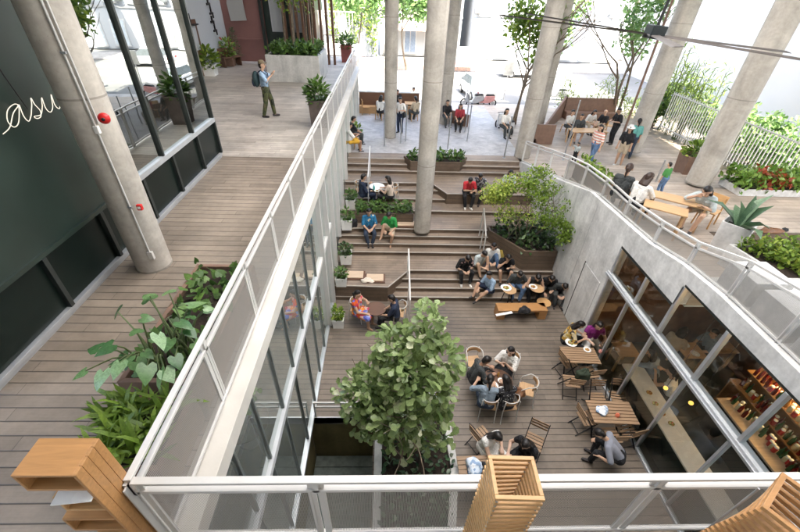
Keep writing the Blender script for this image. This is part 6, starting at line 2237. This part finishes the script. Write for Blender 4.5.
m.add([(f0.x, f0.y, 0), (f1.x, f1.y, 0), (f1.x, f1.y, 1.25), (f0.x, f0.y, .25), (f0.x + .12, f0.y, 0), (f1.x + .12, f1.y, 0), (f1.x + .12, f1.y, 1.25), (f0.x + .12, f0.y, .25)],
      [(0, 1, 2, 3), (4, 7, 6, 5), (3, 2, 6, 7), (0, 3, 7, 4), (1, 5, 6, 2), (0, 4, 5, 1)])
m.build('sloping_wall', M_TERRA, t)
MB().box((f1.x + .12, f1.y - .1, 0), (f2.x, f1.y, 1.2)).build('back_wall', M_TERRA, t)
MB().box((f1.x + .12, f1.y - .55, 0), (f2.x, f1.y - .1, .43)).build('seat', M_TERRA, t, bevel=.01)
# hedge behind that bench
hd_ = thing('hedge', 'tall green hedge behind the terrace bench tables', 'hedge', (0, 0, PZ))
n = 2600
p = np.column_stack([RNG.uniform(f1.x - .2, f2.x + 3.0, n), RNG.uniform(f1.y + .1, f1.y + 1.2, n), RNG.random(n) ** .8 * 2.4])
p[:, 2] *= .7 + .3 * np.sin(p[:, 0] * 1.9)
leaves('foliage', p, sphere_dirs(n, .3), RNG.uniform(.16, .32, n), 'blade', M_LEAFBR, hd_)

def street_tree(label, x, y, z, h, r, n, m_, size, grp=None, kind='street_tree', seed=1, lobes=6, stems=1):
    t = thing(kind, label, 'tree', (x, y, z), 0, grp)
    rr = random.Random(seed)
    m = MB(); tips = []
    for k in range(stems):
        branch(m, (rr.uniform(-.2, .2) * (stems > 1), rr.uniform(-.2, .2) * (stems > 1), 0), (rr.uniform(-.2, .2), rr.uniform(-.2, .2), 1), h * .5, max(.03, h * .012), 2, tips, .5, .3, rr)
    m.build('trunk', M_BARK, t)
    pos = []
    for k in range(lobes):
        c = (rr.uniform(-.6, .6) * r, rr.uniform(-.6, .6) * r, h * rr.uniform(.5, .92))
        q_, d = blob(n // lobes, c, (r * .55, r * .55, h * .16), .5)
        pos.append(q_)
    p = np.vstack(pos)
    leaves('crown', p, sphere_dirs(len(p), .1), RNG.uniform(.7, 1.2, len(p)) * size, 'oval', m_, t)
    return t
q = P(517, 132, 2.4); street_tree('thin leaning street tree between the steel post and the column', q.x, q.y + 1, 2.4, 6.2, 1.5, 1100, M_LEAFBR, .3, seed=2, stems=3)
q = P(545, 120, 2.4); street_tree('thin street tree with sparse twigs behind the slim column', q.x + 1, q.y + 3, 2.4, 7, 1.6, 900, M_LEAFPALE, .3, seed=4, stems=3)
q = P(345, 90, 2.4)
for k, (dx, dy, h) in enumerate(((-2.5, 16, 9), (0.4, 17, 10), (2.2, 15.5, 8.5))):
    street_tree(['leafy street tree nearest the walkway gate', 'tallest leafy street tree before the vine wall', 'leafy street tree beside the window building'][k], dx - .5, 25 + dy, 2.4, h, 2.3, 1500, M_LEAFPALE, .42, seed=20 + k)

# buildings over the road
def block(label, x0, x1, y, h, m_, rows, cols, wm, awning=None):
    t = thing('street_building', label, 'building', (0, y, 2.3))
    MB().box((x0, 0, 0), (x1, 9, h)).build('wall', m_, t)
    MB().box((x0 - .15, -.25, h), (x1 + .15, 9.1, h + .35)).build('cornice', M_PALEW, t)
    W_ = (x1 - x0) / cols
    for r in range(rows):
        for c in range(cols):
            xa = x0 + (c + .2) * W_
            z = 1.0 + r * 3.2 if r else .3
            hh_ = 1.7 if r else 2.4
            f = MB().box((xa, -.06, z), (xa + W_ * .6, .0, z + hh_)).build('window', M_WHITE, t)
            MB().box((xa + .08, -.08, z + .08), (xa + W_ * .3 - .03, -.06, z + hh_ - .08)).box((xa + W_ * .3 + .03, -.08, z + .08), (xa + W_ * .6 - .08, -.06, z + hh_ - .08)).build('pane', wm, f)
            MB().box((xa - .06, -.2, z - .1), (xa + W_ * .6 + .06, 0, z - .02)).build('sill', M_PALEW, f)
    for r in range(1, rows):
        MB().box((x0 - .05, -.12, .55 + r * 3.2), (x1 + .05, 0, .72 + r * 3.2)).build('floor_band', M_PALEW, t)
    for c in range(0, cols, 2):
        xa = x0 + (c + .02) * W_
        MB().box((xa, -.45, 4.4), (xa + .7, -.02, 4.95)).build('air_conditioner', M_STEEL, t, bevel=.03)
    MB().box((x0 + .4, -.9, 6.9), (x0 + W_ * 1.6, 0, 7.0)).box((x0 + .4, -.9, 7.0), (x0 + W_ * 1.6, -.85, 7.9)).build('balcony', M_CORAL, t)
    if awning:
        MB().add([(x0 + 1, -.02, 3.1), (x1 - 1, -.02, 3.1), (x1 - 1, -1.6, 2.6), (x0 + 1, -1.6, 2.6), (x0 + 1, -.02, 3.16), (x1 - 1, -.02, 3.16), (x1 - 1, -1.6, 2.66), (x0 + 1, -1.6, 2.66)],
                 [(0, 1, 2, 3), (4, 7, 6, 5), (0, 4, 5, 1), (2, 6, 7, 3), (0, 3, 7, 4), (1, 5, 6, 2)]).build('awning', awning, t)
    return t
M_WINB = mat('window_blue_grey', (.20, .25, .32), .2, var=.2)
M_CORAL = mat('coral_paint', (.62, .44, .36), .7)
block('white building with blue grey windows and a coral awning across the road', -1.0, 8.0, 50, 13, M_PALEW, 4, 4, M_WINB, M_CORAL)
block('long white building across the road behind the scooter', 9.0, 26.0, 49, 15, M_BLUEW, 4, 7, mat('pale_window', (.5, .55, .58), .3))
block('pale corner building across the road behind the fan', 27.5, 48.0, 52, 17, M_PALEW, 5, 8, mat('pale_window2', (.42, .46, .5), .3))
block('plain white building across the road behind the walkway gate', -16.0, -6.5, 49, 12, M_BLUEW, 3, 4, M_WINB)
t = thing('vine_wall', 'garden wall hung with green vines across the road', 'wall', (-6.4, 48, 2.4))
MB().box((0, 0, 0), (5.2, .4, 7)).build('wall', M_PALEW, t)
n = 1800
p = np.column_stack([RNG.uniform(0, 5.2, n), RNG.uniform(-.35, -.02, n), 7 * RNG.random(n) ** .6])
p = p[np.sin(p[:, 0] * 3) + np.sin(p[:, 2] * 1.1 + p[:, 0]) > -.7]
leaves('vine', p, sphere_dirs(len(p), -.3), RNG.uniform(.2, .4, len(p)), 'oval', M_LEAFBR, t)
m = MB(); m.box((-7, 41.5, 2.3), (8, 41.8, 3.2)); tag(m.build('coral_kerb_wall', M_CORAL), 'low coral coloured wall along the far pavement', 'wall')
M_ROSE = mat('faded_rose', (.5, .25, .24), .7)
for k in range(4):
    q = P(463 + k * 10, 88, 2.3)
    t = thing('banner', ['first red and white banner from the step column', 'second red and white banner from the step column', 'third red and white banner from the step column', 'red and white banner farthest from the step column'][k], 'banner', (q.x, 40.5, 2.3), 0, 'red and white banners on the far pavement')
    MB().box((-.42, 0, .5), (.42, .04, 1.2)).build('red_panel', M_ROSE, t)
    MB().box((-.42, 0, 1.2), (.42, .04, 2.2)).build('white_panel', M_PALEW, t)
    for s_ in (-1, 1):
        MB().box((s_ * .42 - .02, .04, 0), (s_ * .42 + .02, .08, 2.2)).build('pole', M_STEEL, t)
q = P(510, 108, 2.3)
t = thing('street_sign', 'grey street sign board on a pole by the thin tree', 'sign', (q.x, q.y + 2, 2.3))
MB().tube([(0, 0, 0), (0, 0, 2.6)], .035, 8).build('pole', M_STEEL, t)
MB().box((-.35, -.04, 1.7), (.35, -.0, 2.6)).build('board', M_STEEL, t, bevel=.02)

M_CARW0 = mat('white_scooter_paint', (.6, .6, .6), .3)
def scooter(label, loc, rz, m_):
    t = thing('scooter', label, 'scooter', loc, rz)
    for y in (-.62, .62):
        w_ = MB(); 
        pts = [(0, y + .22 * math.cos(a), .25 + .22 * math.sin(a)) for a in np.linspace(0, 2 * math.pi, 20, endpoint=False)]
        w_.tube(pts, .05, 8, closed=True); wo = w_.build('wheel', M_BLACK, t)
        MB().tube([(-.03, y, .25), (.03, y, .25)], .13, 14).build('rim', M_STEEL, wo)
    m = MB(); m.prism_x([(-.75, .45), (-.7, .72), (-.1, .68), (.05, .35), (.35, .32), (.42, .9), (.5, .92), (.58, .35), (.3, .22), (-.3, .22)], -.16, .16); m.build('fairing', m_, t, bevel=.03)
    m = MB(); m.prism_x([(-.72, .73), (-.6, .82), (-.15, .79), (-.08, .69)], -.13, .13); m.build('seat', M_BLACK, t, bevel=.02)
    MB().tube([(-.3, .38, 1.0), (0, .46, .98), (.3, .38, 1.0)], .018).build('handlebar', M_BLACK, t)
    MB().ell((0, .52, .85), (.09, .06, .08)).build('headlight', M_CERAM, t)
q = P(483, 106, 2.3); scooter('red scooter parked side on beyond the plaza', q, R(80), M_ROSE)
q = P(472, 106, 2.3); scooter('dark scooter parked beside the red one', (q.x, q.y, 2.3), R(95), M_STEEL)
q = P(555, 100, 2.3); scooter('white scooter carrying the person in white near the kerb', P(503, 132, 2.42), R(20), M_CARW0)
scooter('grey scooter parked behind the terrace bench', (q.x, q.y, 2.3), R(70), M_STEEL)

M_CARG = mat('tinted_car_glass', (.13, .15, .16), .15)
def car(label, loc, rz, m_):
    t = thing('parked_car', label, 'car', loc, rz)
    def sect(y, w, zt, zb=.3):
        return [(-w, y, zb), (-w * 1.02, y, .55), (-w * .96, y, zt), (w * .96, y, zt), (w * 1.02, y, .55), (w, y, zb)]
    rows = [sect(-2.1, .72, .72, .4), sect(-1.9, .82, .86), sect(-.9, .86, .93), sect(.9, .86, .95), sect(1.8, .82, .93), sect(2.1, .74, .8, .4)]
    vs = [v for r_ in rows for v in r_]
    fs = [(i * 6 + k, i * 6 + (k + 1) % 6, (i + 1) * 6 + (k + 1) % 6, (i + 1) * 6 + k) for i in range(5) for k in range(6)] + [tuple(range(6))[::-1], tuple(range(30, 36))]
    o = MB().add(vs, fs).build('body', m_, t, bevel=.05)
    vs = []
    for y, w, z in ((-1.0, .80, .92), (-.35, .62, 1.42), (.9, .62, 1.45), (1.75, .78, .93)):
        vs += [(-w, y, z), (w, y, z)]
    g = MB().add(vs + [(-.8, -1, .9), (.8, -1, .9), (.78, 1.75, .9), (-.78, 1.75, .9)], [(0, 1, 3, 2), (4, 5, 7, 6), (0, 2, 4, 6), (1, 7, 5, 3)])
    g.build('window_glass', M_CARG, t)
    MB().box((-.6, -.33, 1.41), (.6, .9, 1.47)).build('roof', m_, t, bevel=.03)
    for sx in (-1, 1):
        for y in (-1.3, 1.3):
            w_ = MB().tube([(sx * .7, y, .31), (sx * .87, y, .31)], .31, 18).build('wheel', M_BLACK, t)
            MB().tube([(sx * .86, y, .31), (sx * .885, y, .31)], .18, 14).build('rim', M_STEEL, w_)
        MB().box((sx * .5, -2.12, .62), (sx * .74, -2.06, .74)).build('headlight', M_CERAM, t)
        MB().box((sx * .55, 2.06, .66), (sx * .74, 2.12, .8)).build('tail_light', M_REDP, t)
        MB().box((sx * .86, -.75, .9), (sx * 1.0, -.6, 1.02)).build('wing_mirror', m_, t)
    return t
M_CARW = mat('white_car_paint', (.78, .78, .78), .25, var=.02, spec=.6)
q = P(484, 120, 2.3); car('white car parked at the kerb below the plaza', (q.x + .6, 31.2, 2.3), R(8), M_CARW)
car('white car parked far along the road', (12.5, 39.5, 2.3), R(92), M_CARW)
car('silver car parked along the road side of the terrace', (22, 31, 2.3), R(85), mat('silver_paint', (.45, .47, .5), .3, .5))

# ------------------------------------------------------------------ the open side of the terrace
m = MB(); m.box((24, 2, 2.3), (24.5, 44, 22)); tag(m.build('neighbour_wall', M_NEIGH), 'huge plain white side wall of the neighbouring building', 'wall')
g0, g1, g2 = P(648, 146, PZ), P(712, 172, PZ + .2), P(800, 196, PZ + .5)
t = thing('bar_fence', 'white fence of upright bars along the outer side of the terrace', 'fence', (0, 0, 0))
fp = [Vector((15.1, 21.5, PZ)), Vector((15.1, 9.0, PZ))]
L = (fp[1] - fp[0]).length
for z in (.1, 1.75):
    MB().bar(fp[0] + Vector((0, 0, z + .6)), fp[1] + Vector((0, 0, z + .6)), .05, .05).build('cross_rail', M_WHITE, t)
for k in range(74):
    p_ = fp[0].lerp(fp[1], k / 73)
    MB().bar(p_ + Vector((0, 0, .5)), p_ + Vector((0, 0, 2.45)), .032, .032).build('bar', M_WHITE, t)
def bamboo(label, x, y, z, n_c, h, seed, w=1.0):
    t = thing('bamboo', label, 'bamboo', (x, y, z))
    rr = random.Random(seed)
    pos = []
    for k in range(n_c):
        a = Vector((rr.uniform(-.3, .3) * w, rr.uniform(-1.2, 1.2) * w, 0)); b = a + Vector((rr.uniform(-.4, .4), rr.uniform(-.5, .5), h * rr.uniform(.8, 1.1)))
        MB().tube([a, a.lerp(b, .5), b], [.035, .03, .015], 7).build('cane', M_STEM, t)
        for q_ in range(80):
            f = rr.uniform(.35, 1.02)
            c = a.lerp(b, f)
            pos.append((c.x + rr.gauss(0, .35), c.y + rr.gauss(0, .35), c.z + rr.gauss(0, .2)))
    leaves('foliage', pos, sphere_dirs(len(pos), -.2), RNG.uniform(.2, .38, len(pos)), 'blade', M_LEAFBR, t)
for k, (px, py, nc, h) in enumerate(((664, 138, 8, 4.2), (682, 146, 8, 3.6), (700, 158, 7, 3.6))):
    q = P(px, py, PZ)
    bamboo(['bamboo clump farthest along the white fence', 'bamboo clump behind the brown planter box', 'bamboo clump behind the terrace column'][k], 16.3, (23.6, 22.2, 21.0)[k], 2.3, nc, h, 30 + k, .9)
def bush(label, x, y, z, rx, ry, h, n, m_, size, seed):
    t = thing('bush', label, 'bush', (x, y, z))
    rr = random.Random(seed)
    pos = []
    for k in range(8):
        c = (rr.uniform(-.7, .7) * rx, rr.uniform(-.7, .7) * ry, rr.uniform(.35, .8) * h)
        q_, _ = blob(n // 8, c, (rx * .5, ry * .4, h * .28), .5)
        pos.append(q_)
    p = np.vstack(pos); p[:, 2] = np.maximum(p[:, 2], .05)
    leaves('foliage', p, sphere_dirs(len(p), .3), RNG.uniform(.7, 1.2, len(p)) * size, 'oval', m_, t)
    m = MB()
    for k in range(5):
        m.tube([(rr.uniform(-.2, .2), rr.uniform(-.2, .2), 0), (rr.uniform(-.5, .5) * rx, rr.uniform(-.5, .5) * ry, h * .7)], .03, 6)
    m.build('stem', M_BARK, t)
bush('rounded green bush beyond the fence next to the terrace column', 17.2, 20.0, 2.3, 1.2, 1.6, 2.6, 1500, M_LEAFPALE, .24, 1)
bush('broad green bush beyond the fence above the croton bed', 17.5, 17.6, 2.3, 1.3, 1.7, 2.9, 1700, M_LEAFPALE, .24, 2)
bush('loose green bush at the near end of the fence', 17.3, 15.3, 2.3, 1.3, 1.6, 2.5, 1500, M_LEAFPALE, .24, 3)
bush('dark leafed bush between two columns beyond the ramp', 15.8, 23.5, 2.3, 1.3, 1.2, 2.6, 800, M_LEAFMID, .28, 4)
street_tree('feathery tree against the white neighbour wall', 19.5, 14, 2.3, 5.4, 1.8, 800, M_LEAFBR, .3, seed=44, stems=2)
street_tree('tall thin trees beside the drain pipes', 14.6, 25.5, 2.3, 7.5, 1.7, 1100, M_LEAFPALE, .3, seed=45, stems=3)
# power pole over the road
t = thing('power_pole', 'grey power pole with cross arms across the road', 'power pole', (24.0, 42.5, 2.3))
MB().tube([(0, 0, 0), (0, 0, 11)], [.16, .12], 12).build('pole', M_CONCL, t)
for z in (8.6, 9.8):
    MB().box((-1.3, -.06, z), (1.3, .06, z + .12)).build('cross_arm', M_STEEL, t)
MB().box((-.9, -.3, 6.2), (-.25, .3, 7.5)).build('transformer', M_STEEL, t, bevel=.05)
MB().box((.3, -.3, 6.2), (.95, .3, 7.5)).build('transformer', M_STEEL, t, bevel=.05)
